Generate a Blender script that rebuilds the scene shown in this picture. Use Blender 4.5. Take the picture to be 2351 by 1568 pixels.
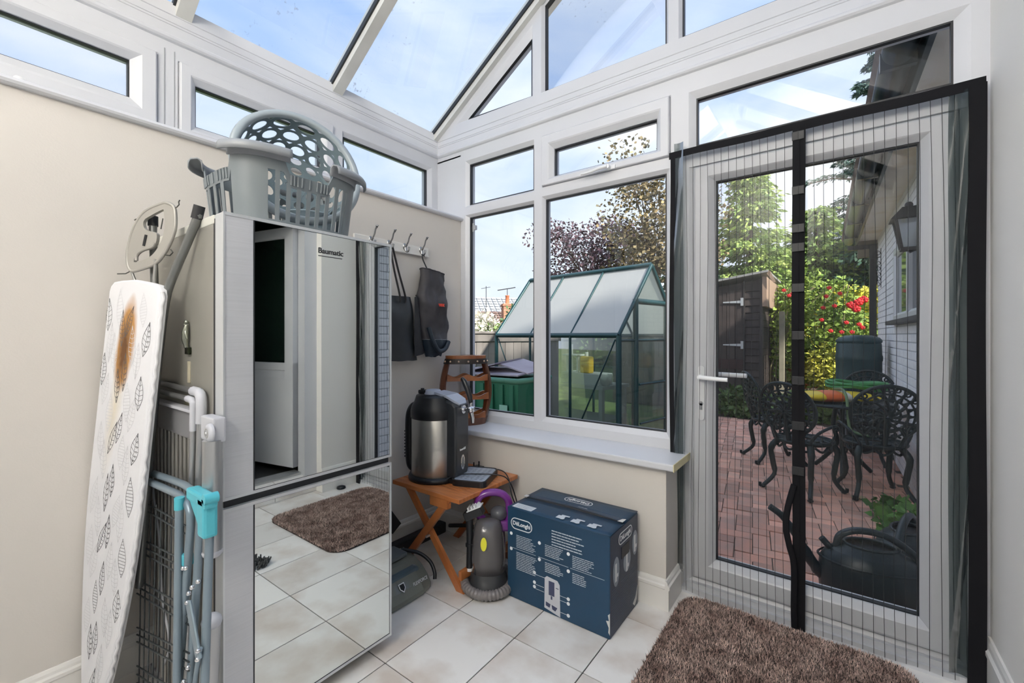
import bpy, bmesh, math, random
from mathutils import Vector, Matrix, Euler, noise
random.seed(7)
R=math.radians; PI=math.pi
for o in list(bpy.data.objects): bpy.data.objects.remove(o)
SC=bpy.context.scene; COL=SC.collection
# ---------------- camera, sky, sun, added fill light, exposure ----------------
cam_d=bpy.data.cameras.new('camera'); cam=bpy.data.objects.new('camera',cam_d); COL.objects.link(cam)
cam_d.lens=15.435; cam_d.sensor_width=36; cam_d.clip_start=0.02; cam_d.clip_end=300
cam_d.shift_y=-14/2351
cam.location=(0,0,1.25); cam.rotation_euler=(R(90),0,math.atan(749.5/1008)); SC.camera=cam
SC.view_settings.view_transform='Standard'; SC.view_settings.look='None'
SC.view_settings.gamma=1; SC.view_settings.use_curve_mapping=False
SC.view_settings.exposure=0.52
W=bpy.data.worlds.new('sky'); SC.world=W; W.use_nodes=True
wn=W.node_tree; wn.nodes.clear()
def wnode(t): return wn.nodes.new(t)
wo=wnode('ShaderNodeOutputWorld'); bg=wnode('ShaderNodeBackground'); tc=wnode('ShaderNodeTexCoord')
sep=wnode('ShaderNodeSeparateXYZ'); wn.links.new(tc.outputs['Generated'],sep.inputs[0])
gr=wnode('ShaderNodeValToRGB'); wn.links.new(sep.outputs['Z'],gr.inputs[0])
gr.color_ramp.elements[0].position=0.0; gr.color_ramp.elements[0].color=(.70,.80,.92,1)
gr.color_ramp.elements[1].position=0.75; gr.color_ramp.elements[1].color=(.36,.52,.88,1)
e=gr.color_ramp.elements.new(.22); e.color=(.52,.66,.93,1)
mp=wnode('ShaderNodeMapping'); mp.inputs['Scale'].default_value=(1,1,2.6); mp.inputs['Rotation'].default_value=(0,.25,.4)
wn.links.new(tc.outputs['Generated'],mp.inputs[0])
nz=wnode('ShaderNodeTexNoise'); nz.inputs['Scale'].default_value=1.7; nz.inputs['Detail'].default_value=7; nz.inputs['Roughness'].default_value=.52; nz.inputs['Distortion'].default_value=.3
wn.links.new(mp.outputs[0],nz.inputs['Vector'])
cr=wnode('ShaderNodeValToRGB'); cr.color_ramp.elements[0].position=.38; cr.color_ramp.elements[0].color=(0,0,0,1)
cr.color_ramp.elements[1].position=.68; cr.color_ramp.elements[1].color=(1,1,1,1)
wn.links.new(nz.outputs['Fac'],cr.inputs[0])
mx=wnode('ShaderNodeMix'); mx.data_type='RGBA'
wn.links.new(cr.outputs[0],mx.inputs[0]); wn.links.new(gr.outputs[0],mx.inputs[6]); mx.inputs[7].default_value=(.93,.95,.99,1)
wn.links.new(mx.outputs[2],bg.inputs[0]); bg.inputs[1].default_value=.88
wn.links.new(bg.outputs[0],wo.inputs[0])
sd=bpy.data.lights.new('sun','SUN'); sd.energy=6.0; sd.angle=R(2.5); sd.color=(1,.94,.84)
sun=bpy.data.objects.new('sun',sd); COL.objects.link(sun); sun.location=(3,-1,6)
sun.rotation_euler=Vector((.75,-.28,.62)).to_track_quat('Z','Y').to_euler()
for lpos,laim,le in(((-.45,-.65,2.70),(-.6,-1.3,3.0),84),):  # unseen fill added to brighten the room, bounced off the rear gable
    ld=bpy.data.lights.new('bounce_fill','AREA'); ld.shape='DISK'; ld.size=.4; ld.energy=le; ld.color=(1,.97,.93)
    fill_ob=bpy.data.objects.new('bounce_fill',ld); COL.objects.link(fill_ob); fill_ob.location=lpos
    fill_ob.rotation_euler=(Vector(lpos)-Vector(laim)).to_track_quat('Z','Y').to_euler()
# ---------------- materials ----------------
MATS={}
def mat(name,col,rough=.5,metal=0,var=0,vscale=6,bump=0,bscale=60,col2=None,spec=.5,coat=0,emit=None,stretch=None,island=0,trans=0,detail=4,crange=(.35,.65),alpha=1,objrand=0,ior=None):
    if name in MATS: return MATS[name]
    m=bpy.data.materials.new(name); m.use_nodes=True; t=m.node_tree; b=t.nodes['Principled BSDF']
    b.inputs['Base Color'].default_value=(*col,1); b.inputs['Roughness'].default_value=rough; b.inputs['Metallic'].default_value=metal
    b.inputs['Specular IOR Level'].default_value=spec; b.inputs['Coat Weight'].default_value=coat
    if ior: b.inputs['IOR'].default_value=ior
    b.inputs['Transmission Weight'].default_value=trans; b.inputs['Alpha'].default_value=alpha
    L=t.links.new; N=t.nodes.new
    co=N('ShaderNodeTexCoord'); vec=co.outputs['Object']
    if stretch:
        mp=N('ShaderNodeMapping'); mp.inputs['Scale'].default_value=stretch; L(vec,mp.inputs[0]); vec=mp.outputs[0]
    if objrand:
        oi=N('ShaderNodeObjectInfo'); ad=N('ShaderNodeVectorMath'); ad.operation='MULTIPLY_ADD'
        cb=N('ShaderNodeCombineXYZ'); L(oi.outputs['Random'],cb.inputs[0]); L(oi.outputs['Random'],cb.inputs[1])
        ad.inputs[1].default_value=(37,53,11); L(cb.outputs[0],ad.inputs[0]); L(vec,ad.inputs[2]); vec=ad.outputs[0]
    src=None
    if var or col2:
        n=N('ShaderNodeTexNoise'); n.inputs['Scale'].default_value=vscale; n.inputs['Detail'].default_value=detail; L(vec,n.inputs['Vector'])
        r=N('ShaderNodeValToRGB'); L(n.outputs['Fac'],r.inputs[0])
        c2=col2 if col2 else tuple(c*(1-var) for c in col)
        r.color_ramp.elements[0].position=crange[0]; r.color_ramp.elements[1].position=crange[1]
        r.color_ramp.elements[0].color=(*c2,1); r.color_ramp.elements[1].color=(*col,1); src=r.outputs[0]
    if island or (objrand and objrand<1):
        if island: g=N('ShaderNodeNewGeometry'); rv=g.outputs['Random Per Island']; amt=island
        else: rv=oi.outputs['Random']; amt=objrand
        hs=N('ShaderNodeHueSaturation'); ma=N('ShaderNodeMath'); ma.operation='MULTIPLY_ADD'; ma.inputs[1].default_value=2*amt; ma.inputs[2].default_value=1-amt
        L(rv,ma.inputs[0]); L(ma.outputs[0],hs.inputs['Value'])
        if src: L(src,hs.inputs['Color'])
        else: hs.inputs['Color'].default_value=(*col,1)
        src=hs.outputs[0]
    if src: L(src,b.inputs['Base Color'])
    if bump:
        n=N('ShaderNodeTexNoise'); n.inputs['Scale'].default_value=bscale; n.inputs['Detail'].default_value=3; L(vec,n.inputs['Vector'])
        bu=N('ShaderNodeBump'); bu.inputs['Strength'].default_value=bump; bu.inputs['Distance'].default_value=.01; L(n.outputs['Fac'],bu.inputs['Height']); L(bu.outputs[0],b.inputs['Normal'])
    if emit: b.inputs['Emission Color'].default_value=(*emit[:3],1); b.inputs['Emission Strength'].default_value=emit[3]
    MATS[name]=m; return m
def glassmat(name,tint=(.93,.96,.97),refl=1.0,rough=0.0,dirt=0,haze=0,hazecol=(.8,.8,.8)):
    if name in MATS: return MATS[name]
    m=bpy.data.materials.new(name); m.use_nodes=True; t=m.node_tree; t.nodes.clear(); N=t.nodes.new; L=t.links.new
    o=N('ShaderNodeOutputMaterial'); tr=N('ShaderNodeBsdfTransparent'); tr.inputs[0].default_value=(*tint,1)
    gl=N('ShaderNodeBsdfGlossy'); gl.inputs['Roughness'].default_value=rough
    fr=N('ShaderNodeFresnel'); fr.inputs[0].default_value=1.5
    ml=N('ShaderNodeMath'); ml.operation='MULTIPLY'; ml.inputs[1].default_value=refl; ml.use_clamp=True; L(fr.outputs[0],ml.inputs[0])
    a=N('ShaderNodeMixShader'); L(ml.outputs[0],a.inputs[0]); L(tr.outputs[0],a.inputs[1]); L(gl.outputs[0],a.inputs[2]); out=a.outputs[0]
    if haze:
        d=N('ShaderNodeBsdfDiffuse'); d.inputs[0].default_value=(*hazecol,1)
        x=N('ShaderNodeBsdfTranslucent'); x.inputs[0].default_value=(*hazecol,1); y=N('ShaderNodeAddShader')
        hm=N('ShaderNodeMixShader'); hm.inputs[0].default_value=.5; L(d.outputs[0],hm.inputs[1]); L(x.outputs[0],hm.inputs[2])
        h=N('ShaderNodeMixShader'); h.inputs[0].default_value=haze; L(out,h.inputs[1]); L(hm.outputs[0],h.inputs[2]); out=h.outputs[0]
    if dirt:
        co=N('ShaderNodeTexCoord'); n=N('ShaderNodeTexNoise'); n.inputs['Scale'].default_value=38; n.inputs['Detail'].default_value=5; L(co.outputs['Object'],n.inputs['Vector'])
        n2=N('ShaderNodeTexNoise'); n2.inputs['Scale'].default_value=2.2; L(co.outputs['Object'],n2.inputs['Vector'])
        mu=N('ShaderNodeMath'); mu.operation='MULTIPLY'; L(n.outputs['Fac'],mu.inputs[0]); L(n2.outputs['Fac'],mu.inputs[1])
        r=N('ShaderNodeValToRGB'); r.color_ramp.elements[0].position=.36; r.color_ramp.elements[0].color=(0,0,0,1); r.color_ramp.elements[1].position=.46; r.color_ramp.elements[1].color=(dirt,dirt,dirt,1); L(mu.outputs[0],r.inputs[0])
        d=N('ShaderNodeBsdfDiffuse'); d.inputs[0].default_value=(.45,.45,.42,1)
        h=N('ShaderNodeMixShader'); L(r.outputs[0],h.inputs[0]); L(out,h.inputs[1]); L(d.outputs[0],h.inputs[2]); out=h.outputs[0]
    L(out,o.inputs[0]); MATS[name]=m; return m
UPVC=mat('upvc_white',(.66,.67,.70),.32,var=.03,vscale=3)
UPVCG=mat('weathered_upvc',(.70,.70,.66),.45,var=.12,vscale=5)
GASKET=mat('black_gasket',(.02,.022,.025),.5)
PLASTER=mat('cream_plaster',(.70,.66,.61),.75,var=.03,vscale=2.5,bump=.05,bscale=180)
BASEW=mat('gloss_white_paint',(.82,.80,.76),.28)
GLASS=glassmat('window_glass',(.94,.965,.975),1.0)
ROOFGLASS=glassmat('roof_glass',(.86,.92,.96),1.6,dirt=.5)
DOORGLASS=glassmat('door_glass',(.96,.97,.97),.7)
GREYM=mat('grey_aluminium',(.55,.56,.56),.35,metal=.6,var=.08,vscale=10)
BLACK=mat('black_plastic',(.014,.015,.017),.35)
BLACKM=mat('matt_black',(.02,.02,.022),.6)
CHROME=mat('chrome',(.75,.76,.78),.12,metal=1)
WHITE=mat('white_plastic',(.82,.83,.84),.35)
INK=mat('white_print',(.82,.84,.85),.6)
# ---------------- helpers ----------------
class MB:
    def __init__(s): s.v=[]; s.f=[]; s.sm=[]
    def add(s,vs,fs,smooth=False,M=None):
        o=len(s.v)
        s.v+= [tuple(M@Vector(p)) for p in vs] if M is not None else [tuple(p) for p in vs]
        s.f+=[tuple(i+o for i in f) for f in fs]; s.sm+=[smooth]*len(fs); return s
    def box(s,x0,x1,y0,y1,z0,z1,M=None):
        v=[(x,y,z) for z in(z0,z1) for y in(y0,y1) for x in(x0,x1)]
        return s.add(v,[(0,2,3,1),(4,5,7,6),(0,1,5,4),(2,6,7,3),(0,4,6,2),(1,3,7,5)],False,M)
    def bbox(s,x0,x1,y0,y1,z0,z1,b=.004,M=None):   # box with chamfered edges
        bm=bmesh.new(); bmesh.ops.create_cube(bm,size=1)
        for q in bm.verts: q.co=Vector(((x0+x1)/2+q.co.x*(x1-x0),(y0+y1)/2+q.co.y*(y1-y0),(z0+z1)/2+q.co.z*(z1-z0)))
        bmesh.ops.bevel(bm,geom=bm.edges[:],offset=b,segments=2,affect='EDGES',profile=.6)
        vs=[q.co.copy() for q in bm.verts]; bm.verts.index_update(); fs=[[q.index for q in f.verts] for f in bm.faces]; bm.free()
        return s.add(vs,fs,False,M)
    def tube(s,pts,r,n=10,cap=True,closed=False,M=None,flat=1.0):
        pts=[Vector(p) for p in pts]; k=len(pts); rr=r if isinstance(r,(list,tuple)) else [r]*k
        vs=[]; up=None
        for i,p in enumerate(pts):
            if closed: t=(pts[(i+1)%k]-pts[i-1])
            else: t=(pts[min(i+1,k-1)]-pts[max(i-1,0)])
            if t.length<1e-9: t=Vector((0,0,1))
            t.normalize()
            if up is None:
                a=Vector((0,0,1)) if abs(t.z)<.9 else Vector((1,0,0)); up=(a-t*a.dot(t)).normalized()
            else:
                up=up-t*up.dot(t)
                up=up.normalized() if up.length>1e-6 else Vector((1,0,0))
            w=t.cross(up)
            for j in range(n):
                a=2*PI*j/n; vs.append(p+(up*math.cos(a)+w*math.sin(a)*flat)*rr[i])
        fs=[]
        for i in range(k if closed else k-1):
            i2=(i+1)%k
            for j in range(n): fs.append((i*n+j,i*n+(j+1)%n,i2*n+(j+1)%n,i2*n+j))
        s.add(vs,fs,True,M)
        if cap and not closed: s.add(vs[:n],[tuple(range(n))[::-1]],False,M); s.add(vs[-n:],[tuple(range(n))],False,M)
        return s
    def cyl(s,p0,p1,r,n=16,r2=None,M=None): return s.tube([p0,p1],[r,r if r2 is None else r2],n,True,False,M)
    def lathe(s,prof,n=24,M=None,c=(0,0),sx=1,sy=1,smooth=True):
        vs=[(c[0]+r*math.cos(2*PI*j/n)*sx,c[1]+r*math.sin(2*PI*j/n)*sy,z) for r,z in prof for j in range(n)]
        fs=[(i*n+j,i*n+(j+1)%n,(i+1)*n+(j+1)%n,(i+1)*n+j) for i in range(len(prof)-1) for j in range(n)]
        return s.add(vs,fs,smooth,M)
    def prism(s,poly,h0,h1,ax='z',M=None):
        def m(a,b,c): return {'z':(a,b,c),'y':(a,c,b),'x':(c,a,b)}[ax]
        n=len(poly); vs=[m(a,b,h0) for a,b in poly]+[m(a,b,h1) for a,b in poly]
        return s.add(vs,[tuple(range(n))[::-1],tuple(range(n,2*n))]+[(i,(i+1)%n,n+(i+1)%n,n+i) for i in range(n)],False,M)
    def sphere(s,c,r,n=12,M=None,sz=1):
        k=max(6,n//2); pr=[(max(1e-5,math.sin(PI*i/k))*r,-math.cos(PI*i/k)*r*sz) for i in range(k+1)]
        vs=[(c[0]+a*math.cos(2*PI*j/n),c[1]+a*math.sin(2*PI*j/n),c[2]+z) for a,z in pr for j in range(n)]
        fs=[(i*n+j,i*n+(j+1)%n,(i+1)*n+(j+1)%n,(i+1)*n+j) for i in range(k) for j in range(n)]
        return s.add(vs,fs,True,M)
    def ring(s,outer,inner,prof,fn):   # frame between two loops; prof = (t,d): t 0 at outer, 1 at inner, d = depth
        n=len(outer); vs=[]
        for t,d in prof:
            for (a,b),(c,e) in zip(outer,inner): vs.append(fn(a+(c-a)*t,b+(e-b)*t,d))
        k=len(prof); fs=[]
        for i in range(k):
            for j in range(n): fs.append((i*n+j,i*n+(j+1)%n,((i+1)%k)*n+(j+1)%n,((i+1)%k)*n+j))
        return s.add(vs,fs,False)
def wloc(o):
    v=Vector((0,0,0))
    while o: v+=Vector(o.location); o=o.parent
    return v
def obj(name,mb,m,parent=None,world=True,loc=None,label=None,bevel=0,fix=True):
    off=wloc(parent) if (world and parent) else Vector((0,0,0))
    if loc is not None and parent is None: off=Vector(loc)
    me=bpy.data.meshes.new(name); me.from_pydata([tuple(Vector(p)-off) for p in mb.v],[],mb.f)
    me.polygons.foreach_set('use_smooth',mb.sm); me.update()
    if fix:
        bm=bmesh.new(); bm.from_mesh(me); bmesh.ops.recalc_face_normals(bm,faces=bm.faces); bm.to_mesh(me); bm.free()
    me.materials.append(m)
    o=bpy.data.objects.new(name,me); COL.objects.link(o)
    if parent: o.parent=parent
    if loc is not None and parent is None: o.location=loc
    if label: o['label']=label
    if bevel:
        b=o.modifiers.new('bevel','BEVEL'); b.width=bevel; b.segments=2; b.limit_method='ANGLE'; b.angle_limit=R(40)
    return o
def stuff(o): o['kind']='stuff'; return o
def tag(o,label,cat,group=None,kind=None):
    o['label']=label
    if cat: o['category']=cat
    if group: o['group']=group
    if kind: o['kind']=kind
    return o
def thing(name,label,cat,loc=(0,0,0),rz=0,group=None):
    o=bpy.data.objects.new(name,None); COL.objects.link(o); o.location=loc; o.rotation_euler=(0,0,rz); o.empty_display_size=.1
    return tag(o,label,cat,group)
def struct(name,loc=(0,0,0),rz=0,label=None):
    o=bpy.data.objects.new(name,None); COL.objects.link(o); o.location=loc; o.rotation_euler=(0,0,rz); o.empty_display_size=.1
    o['kind']='structure'
    if label: o['label']=label
    return o
def sobj(name,mb,m,label=None,loc=None):
    o=obj(name,mb,m,None,loc=loc); o['kind']='structure'
    if label: o['label']=label
    return o
def dup(me_obj,parent,loc,rot=(0,0,0),scale=(1,1,1)):
    c=me_obj.copy(); COL.objects.link(c); c.parent=parent; c.location=loc; c.rotation_euler=rot; c.scale=scale; return c
def copy_tree(o,parent=None):
    c=o.copy(); COL.objects.link(c); c.parent=parent
    for ch in list(o.children): copy_tree(ch,c)
    return c
def text(name,s,size,m,parent,M,ext=.0004,offset=0,shear=0,label=None,xs=1):
    cu=bpy.data.curves.new(name,'FONT'); cu.body=s; cu.size=size; cu.extrude=ext; cu.offset=offset; cu.shear=shear
    cu.align_x='CENTER'; cu.align_y='CENTER'; cu.resolution_u=3
    to=bpy.data.objects.new(name,cu); COL.objects.link(to); dg=bpy.context.evaluated_depsgraph_get(); dg.update()
    me=bpy.data.meshes.new_from_object(to.evaluated_get(dg)); bpy.data.objects.remove(to)
    me.transform(Matrix.Translation(-wloc(parent))@M@Matrix.Diagonal((xs,1,1,1))); me.materials.clear(); me.materials.append(m); me.name=name
    o=bpy.data.objects.new(name,me); COL.objects.link(o); o.parent=parent
    if label: o['label']=label
    return o
def rect(a0,a1,b0,b1): return [(a0,b0),(a1,b0),(a1,b1),(a0,b1)]
def arcpts(cx,cy,r,a0,a1,n): return [(cx+r*math.cos(R(a0+(a1-a0)*i/n)),cy+r*math.sin(R(a0+(a1-a0)*i/n))) for i in range(n+1)]
def rrect(x0,x1,y0,y1,r,n=5):
    return arcpts(x1-r,y0+r,r,-90,0,n)+arcpts(x1-r,y1-r,r,0,90,n)+arcpts(x0+r,y1-r,r,90,180,n)+arcpts(x0+r,y0+r,r,180,270,n)
def bez(pts,n=24):   # catmull-rom through pts
    P=[Vector(p) for p in pts]; out=[]
    Q=[P[0]*2-P[1]]+P+[P[-1]*2-P[-2]]; seg=len(P)-1; k=max(2,n//seg)
    for i in range(seg):
        a,b,c,d=Q[i:i+4]
        for j in range(k):
            t=j/k; out.append(.5*((2*b)+(c-a)*t+(2*a-5*b+4*c-d)*t*t+(3*b-a-3*c+d)*t**3))
    out.append(P[-1]); return out
PLY=lambda a,b,d:(a,2.25+d,b)      # plane of the door and window side
PLX=lambda a,b,d:(-2.35-d,a,b)     # plane of the high windows
FIX=[(0,.07),(0,0),(.62,0),(.70,.004),(1,.022),(1,.032),(1,.07)]
SASH=[(0,.07),(0,0),(.30,0),(.34,.008),(.36,-.012),(.40,-.016),(.74,-.016),(.80,-.012),(1,.012),(1,.03),(1,.07)]
def window_cell(w,fn,outer,inner,prof=FIX,gl=GLASS,name='window_frame'):
    obj(name,MB().ring(outer,inner,prof,fn),UPVC,w)
    cx=sum(p[0] for p in inner)/len(inner); cy=sum(p[1] for p in inner)/len(inner)
    g=[(a+(cx-a)*.0,b+(cy-b)*.0) for a,b in inner]
    def off(k): 
        return [(a+(cx-a)*k/abs(cx-a) if abs(cx-a)>1e-4 else a, b+(cy-b)*k/abs(cy-b) if abs(cy-b)>1e-4 else b) for a,b in inner]
    obj('gasket',MB().ring(off(-.002),off(.005),[(0,.020),(1,.020),(1,.042),(0,.042)],fn),GASKET,w)
    n=len(inner); vs=[fn(a,b,.034) for a,b in inner]; obj('glass_pane',MB().add(vs,[tuple(range(n))]),gl,w)
# ================= THE ROOM =================
XL,YB,XR,YR=-2.12,2.03,.43,-1.3     # plaster faces: left wall, dwarf wall under window, right wall, rear wall
# floor of individual tiles
fl=struct('floor',label='pale cream marble-effect floor tiles with dark grout')
obj('grout',MB().box(-2.14,.60,YR-.02,2.32,-.06,-.0035),mat('dark_grout',(.05,.045,.04),.8),fl)
TILE=mat('marble_tile',(.86,.84,.81),.22,col2=(.66,.59,.53),vscale=4.2,detail=8,crange=(.30,.56),objrand=.06,spec=.5)
TX,TY=.3135,.406
t0=MB(); t0.bbox(-TX/2+.0022,TX/2-.0022,-TY/2+.0022,TY/2-.0022,-.008,0,.0012)
first=None
for i in range(-3,7):
    for j in range(-7,3):
        x0=-1.388+TX*i; y0=1.462+TY*j; x1=x0+TX; y1=y0+TY
        cx0,cx1,cy0,cy1=max(x0,-2.14),min(x1,.60),max(y0,YR),min(y1,2.30)
        if cx1-cx0<.02 or cy1-cy0<.02: continue
        if x0<-2.14 or x1>.60 or y0<YR or y1>2.30:
            b=MB(); b.bbox(cx0+.0022,cx1-.0022,cy0+.0022,cy1-.0022,-.008,0,.0012); obj('tile',b,TILE,fl); continue
        if first is None: first=obj('tile',t0,TILE,fl); first.location=((x0+x1)/2,(y0+y1)/2,0)
        else: dup(first,fl,((x0+x1)/2,(y0+y1)/2,0))
# left wall with its sill board
wl=struct('wall_left',label='cream plastered wall below high windows')
obj('plaster',MB().box(-2.36,XL,YR,2.30,-.06,2.045),PLASTER,wl)
b=MB(); b.prism([(-2.36,2.045),(-2.105,2.045),(-2.096,2.05),(-2.092,2.058),(-2.096,2.067),(-2.105,2.072),(-2.36,2.072)],YR,2.27,'y'); 
o=obj('sill_board',b,UPVC,wl)
def skirting(name,p0,p1,nrm,h=.135,label='white gloss skirting board with moulded top'):
    p0=Vector((*p0,0)); p1=Vector((*p1,0)); n=Vector((*nrm,0)); prof=[(0,0),(.017,0),(.017,h*.70),(.021,h*.74),(.021,h*.82),(.014,h*.86),(.012,h*.93),(.007,h),(0,h)]
    vs=[]; 
    for p in(p0,p1):
        for d,z in prof: vs.append(p+n*d+Vector((0,0,z)))
    k=len(prof); fs=[(i,(i+1)%k,k+(i+1)%k,k+i) for i in range(k)]+[tuple(range(k)),tuple(range(2*k-1,k-1,-1))]
    return sobj(name,MB().add(vs,fs),BASEW,label)
skirting('baseboard_left',(XL,YR),(XL,YB),(1,0))
# dwarf wall under the big window, with window board
wb=struct('wall_back',label='low cream wall under the garden window')
obj('plaster',MB().box(XL-.02,-.632,YB,2.32,-.06,.645),PLASTER,wb)
skirting('baseboard_back',(XL,YB),(-.632,YB),(0,-1))
skirting('baseboard_return',(-.632,YB-.019),(-.632,2.25),(1,0))
b=MB(); b.bbox(XL,-.585,1.985,2.27,.643,.675,.007); sill=obj('sill_board',b,UPVC,wb)
obj('sill_end_cap',MB().bbox(-.587,-.583,1.984,2.25,.642,.676,.0008),mat('yellowed_plastic',(.70,.62,.36),.4),wb)
# garden window in the front plane
w1=struct('window_1',label='white framed garden window with an opening top light')
window_cell(w1,PLY,rect(-2.12,-1.482,.675,2.110),rect(-2.049,-1.517,.748,2.065))
window_cell(w1,PLY,rect(-2.12,-1.482,2.110,2.50),rect(-2.049,-1.517,2.153,2.432))
window_cell(w1,PLY,rect(-1.482,-.645,.675,2.125),rect(-1.428,-.705,.757,2.075))
window_cell(w1,PLY,rect(-1.482,-.645,2.125,2.50),rect(-1.367,-.75,2.203,2.368),SASH,name='opening_sash')
hb=MB(); hb.bbox(-1.055,-.965,2.226,2.234,2.150,2.172,.003); hb.cyl((-1.0,2.226,2.161),(-1.0,2.200,2.161),.012)
hb.tube(bez([(-1.0,2.20,2.161),(-1.05,2.197,2.158),(-1.10,2.196,2.150),(-1.155,2.198,2.150)],18),[.010]*6+[.009]*6+[.007]*6+[.006],8)
obj('window_handle',hb,WHITE,w1,label='white window handle')
obj('restrictor_bracket',MB().box(-2.046,-2.02,2.29,2.31,1.985,2.015).box(-2.046,-2.03,2.288,2.29,1.97,2.03),UPVC,w1)
# corner post
sobj('trim_1',MB().box(-2.36,-2.12,2.25,2.32,2.04,2.51).box(-2.13,-2.119,2.25,2.27,.675,2.05),UPVC,'flat white corner post panel')
# high windows along the left wall
w2=struct('window_2',label='high opening window nearest the camera, mossy glass corner')
window_cell(w2,PLX,rect(-.42,.648,2.072,2.50),rect(-.30,.516,2.238,2.396),SASH,glassmat('frosted_glass',(.92,.94,.97),1.0,rough=.1,haze=.16,hazecol=(.85,.87,.9)),name='opening_sash')
hb=MB(); hb.lathe([(0,.006),(.012,.006),(.014,.003),(.014,0)],16,M=Matrix.Translation((-2.330,.205,2.155))@Matrix.Rotation(R(90),4,'Y')); hb.box(-2.325,-2.322,.195,.215,2.153,2.157)
obj('sash_cap',hb,WHITE,w2)
w3=struct('window_3',label='high opening window behind the laundry baskets')
window_cell(w3,PLX,rect(.648,1.452,2.072,2.50),rect(.747,1.352,2.203,2.392),SASH,name='opening_sash')
w4=struct('window_4',label='high fixed window beside the corner')
window_cell(w4,PLX,rect(1.452,2.25,2.072,2.50),rect(1.50,2.160,2.12,2.432))
w5=struct('window_5',label='high window behind the camera')
window_cell(w5,PLX,rect(-1.30,-.42,2.072,2.50),rect(-1.22,-.50,2.15,2.432))
obj('mullion_line',MB().box(-2.352,-2.3485,.628,.632,2.072,2.50).box(-2.352,-2.3485,.664,.667,2.072,2.50),mat('grey_seam',(.35,.36,.38),.5),w3)
# eaves beams
def eaves(name,fn,a0,a1,label):
    m=MB(); 
    prof=[(2.50,.07),(2.50,0),(2.535,0),(2.540,-.010),(2.548,-.016),(2.558,-.016),(2.566,-.010),(2.570,0),(2.610,0),(2.612,.003),(2.614,0),(2.622,0),(2.624,.003),(2.626,0),(2.655,0),(2.657,.004),(2.66,0),(2.712,0),(2.712,.07)]
    vs=[]; k=len(prof)
    for a in(a0,a1):
        for z,d in prof: vs.append(fn(a,z,d))
    m.add(vs,[(i,(i+1)%k,k+(i+1)%k,k+i) for i in range(k)]+[tuple(range(k)),tuple(range(2*k-1,k-1,-1))]); return sobj(name,m,UPVC,label)
eaves('trim_2',PLX,YR,2.25,'white eaves beam along the left roof edge')
eaves('trim_3',PLY,-2.35,.46,'white tie beam above the door and garden window')
# patio door with transom light
d1=struct('door_1',label='white framed glazed garden door')
window_cell(d1,PLY,rect(-.645,.455,2.085,2.50),rect(-.558,.338,2.178,2.410),name='transom_frame')
obj('door_frame',MB().ring(rect(-.645,.455,0,2.085),rect(-.574,.355,.068,2.072),[(0,.07),(0,0),(.8,0),(1,.010),(1,.07)],PLY).box(-.632,.45,2.215,2.30,-.02,.03).box(-.60,.41,2.232,2.27,.03,.052),UPVC,d1)
DL=[(0,.065),(0,.004),(.04,-.002),(.10,-.012),(.16,-.014),(.72,-.014),(.78,-.010),(1,.012),(1,.03),(1,.065)]
leaf=obj('door_leaf',MB().ring(rect(-.572,.352,.072,2.070),rect(-.470,.247,.178,1.987),DL,PLY),UPVC,d1)
obj('gasket',MB().ring(rect(-.472,.249,.176,1.989),rect(-.465,.242,.183,1.982),[(0,.020),(1,.020),(1,.045),(0,.045)],PLY),GASKET,leaf)
obj('glass_pane',MB().add([PLY(a,b,.034) for a,b in rect(-.47,.247,.178,1.987)],[(0,1,2,3)]),DOORGLASS,leaf)
hb=MB(); hb.prism([(a,b) for a,b in rrect(-.541,-.513,.845,1.105,.013)],2.226,2.238,'y')
h=obj('handle_plate',hb,WHITE,d1)
obj('lever_handle',MB().cyl((-.527,2.226,1.052),(-.527,2.190,1.052),.011).tube(bez([(-.527,2.192,1.052),(-.50,2.186,1.051),(-.45,2.186,1.048),(-.405,2.188,1.047)],12),.010,10),WHITE,h)
obj('outer_lever',MB().tube(bez([(-.527,2.33,1.055),(-.48,2.375,1.056),(-.40,2.375,1.055),(-.355,2.37,1.055)],12),.011,10),WHITE,h)
obj('key_cylinder',MB().cyl((-.527,2.228,.925),(-.527,2.222,.925),.010,14).box(-.533,-.521,2.222,2.228,.895,.925),CHROME,h)
# gable glazing above the tie beam
RX,RZ=-.965,3.64; EZ=2.712
def rz_at(x,o=0): return EZ+.661*((x+2.367) if x<RX else (2*RX+2.367*-1+0-0)*0+( (2*RX-x)+2.367))+o
g1=struct('window_6',label='triangular gable window beside the roof slope')
window_cell(g1,PLY,[(-2.30,2.712),(-1.482,2.712),(-1.482,rz_at(-1.482,-.008))],[(-2.066,2.752),(-1.532,2.737),(-1.532,3.097)])
g2=struct('window_7',label='middle gable window under the ridge')
window_cell(g2,PLY,[(-1.482,2.712),(-.665,2.712),(-.665,rz_at(-.665,-.008)),(RX,RZ-.008),(-1.482,rz_at(-1.482,-.008))],[(-1.434,2.735),(-.705,2.735),(-.705,rz_at(-.705,-.07)),(RX,RZ-.075),(-1.434,rz_at(-1.434,-.07))])
g3=struct('window_8',label='right gable window')
window_cell(g3,PLY,[(-.665,2.712),(.40,2.712),(-.665,rz_at(-.665,-.008))],[(-.624,2.737),(.18,2.737),(-.624,rz_at(-.624,-.06))])
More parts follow.
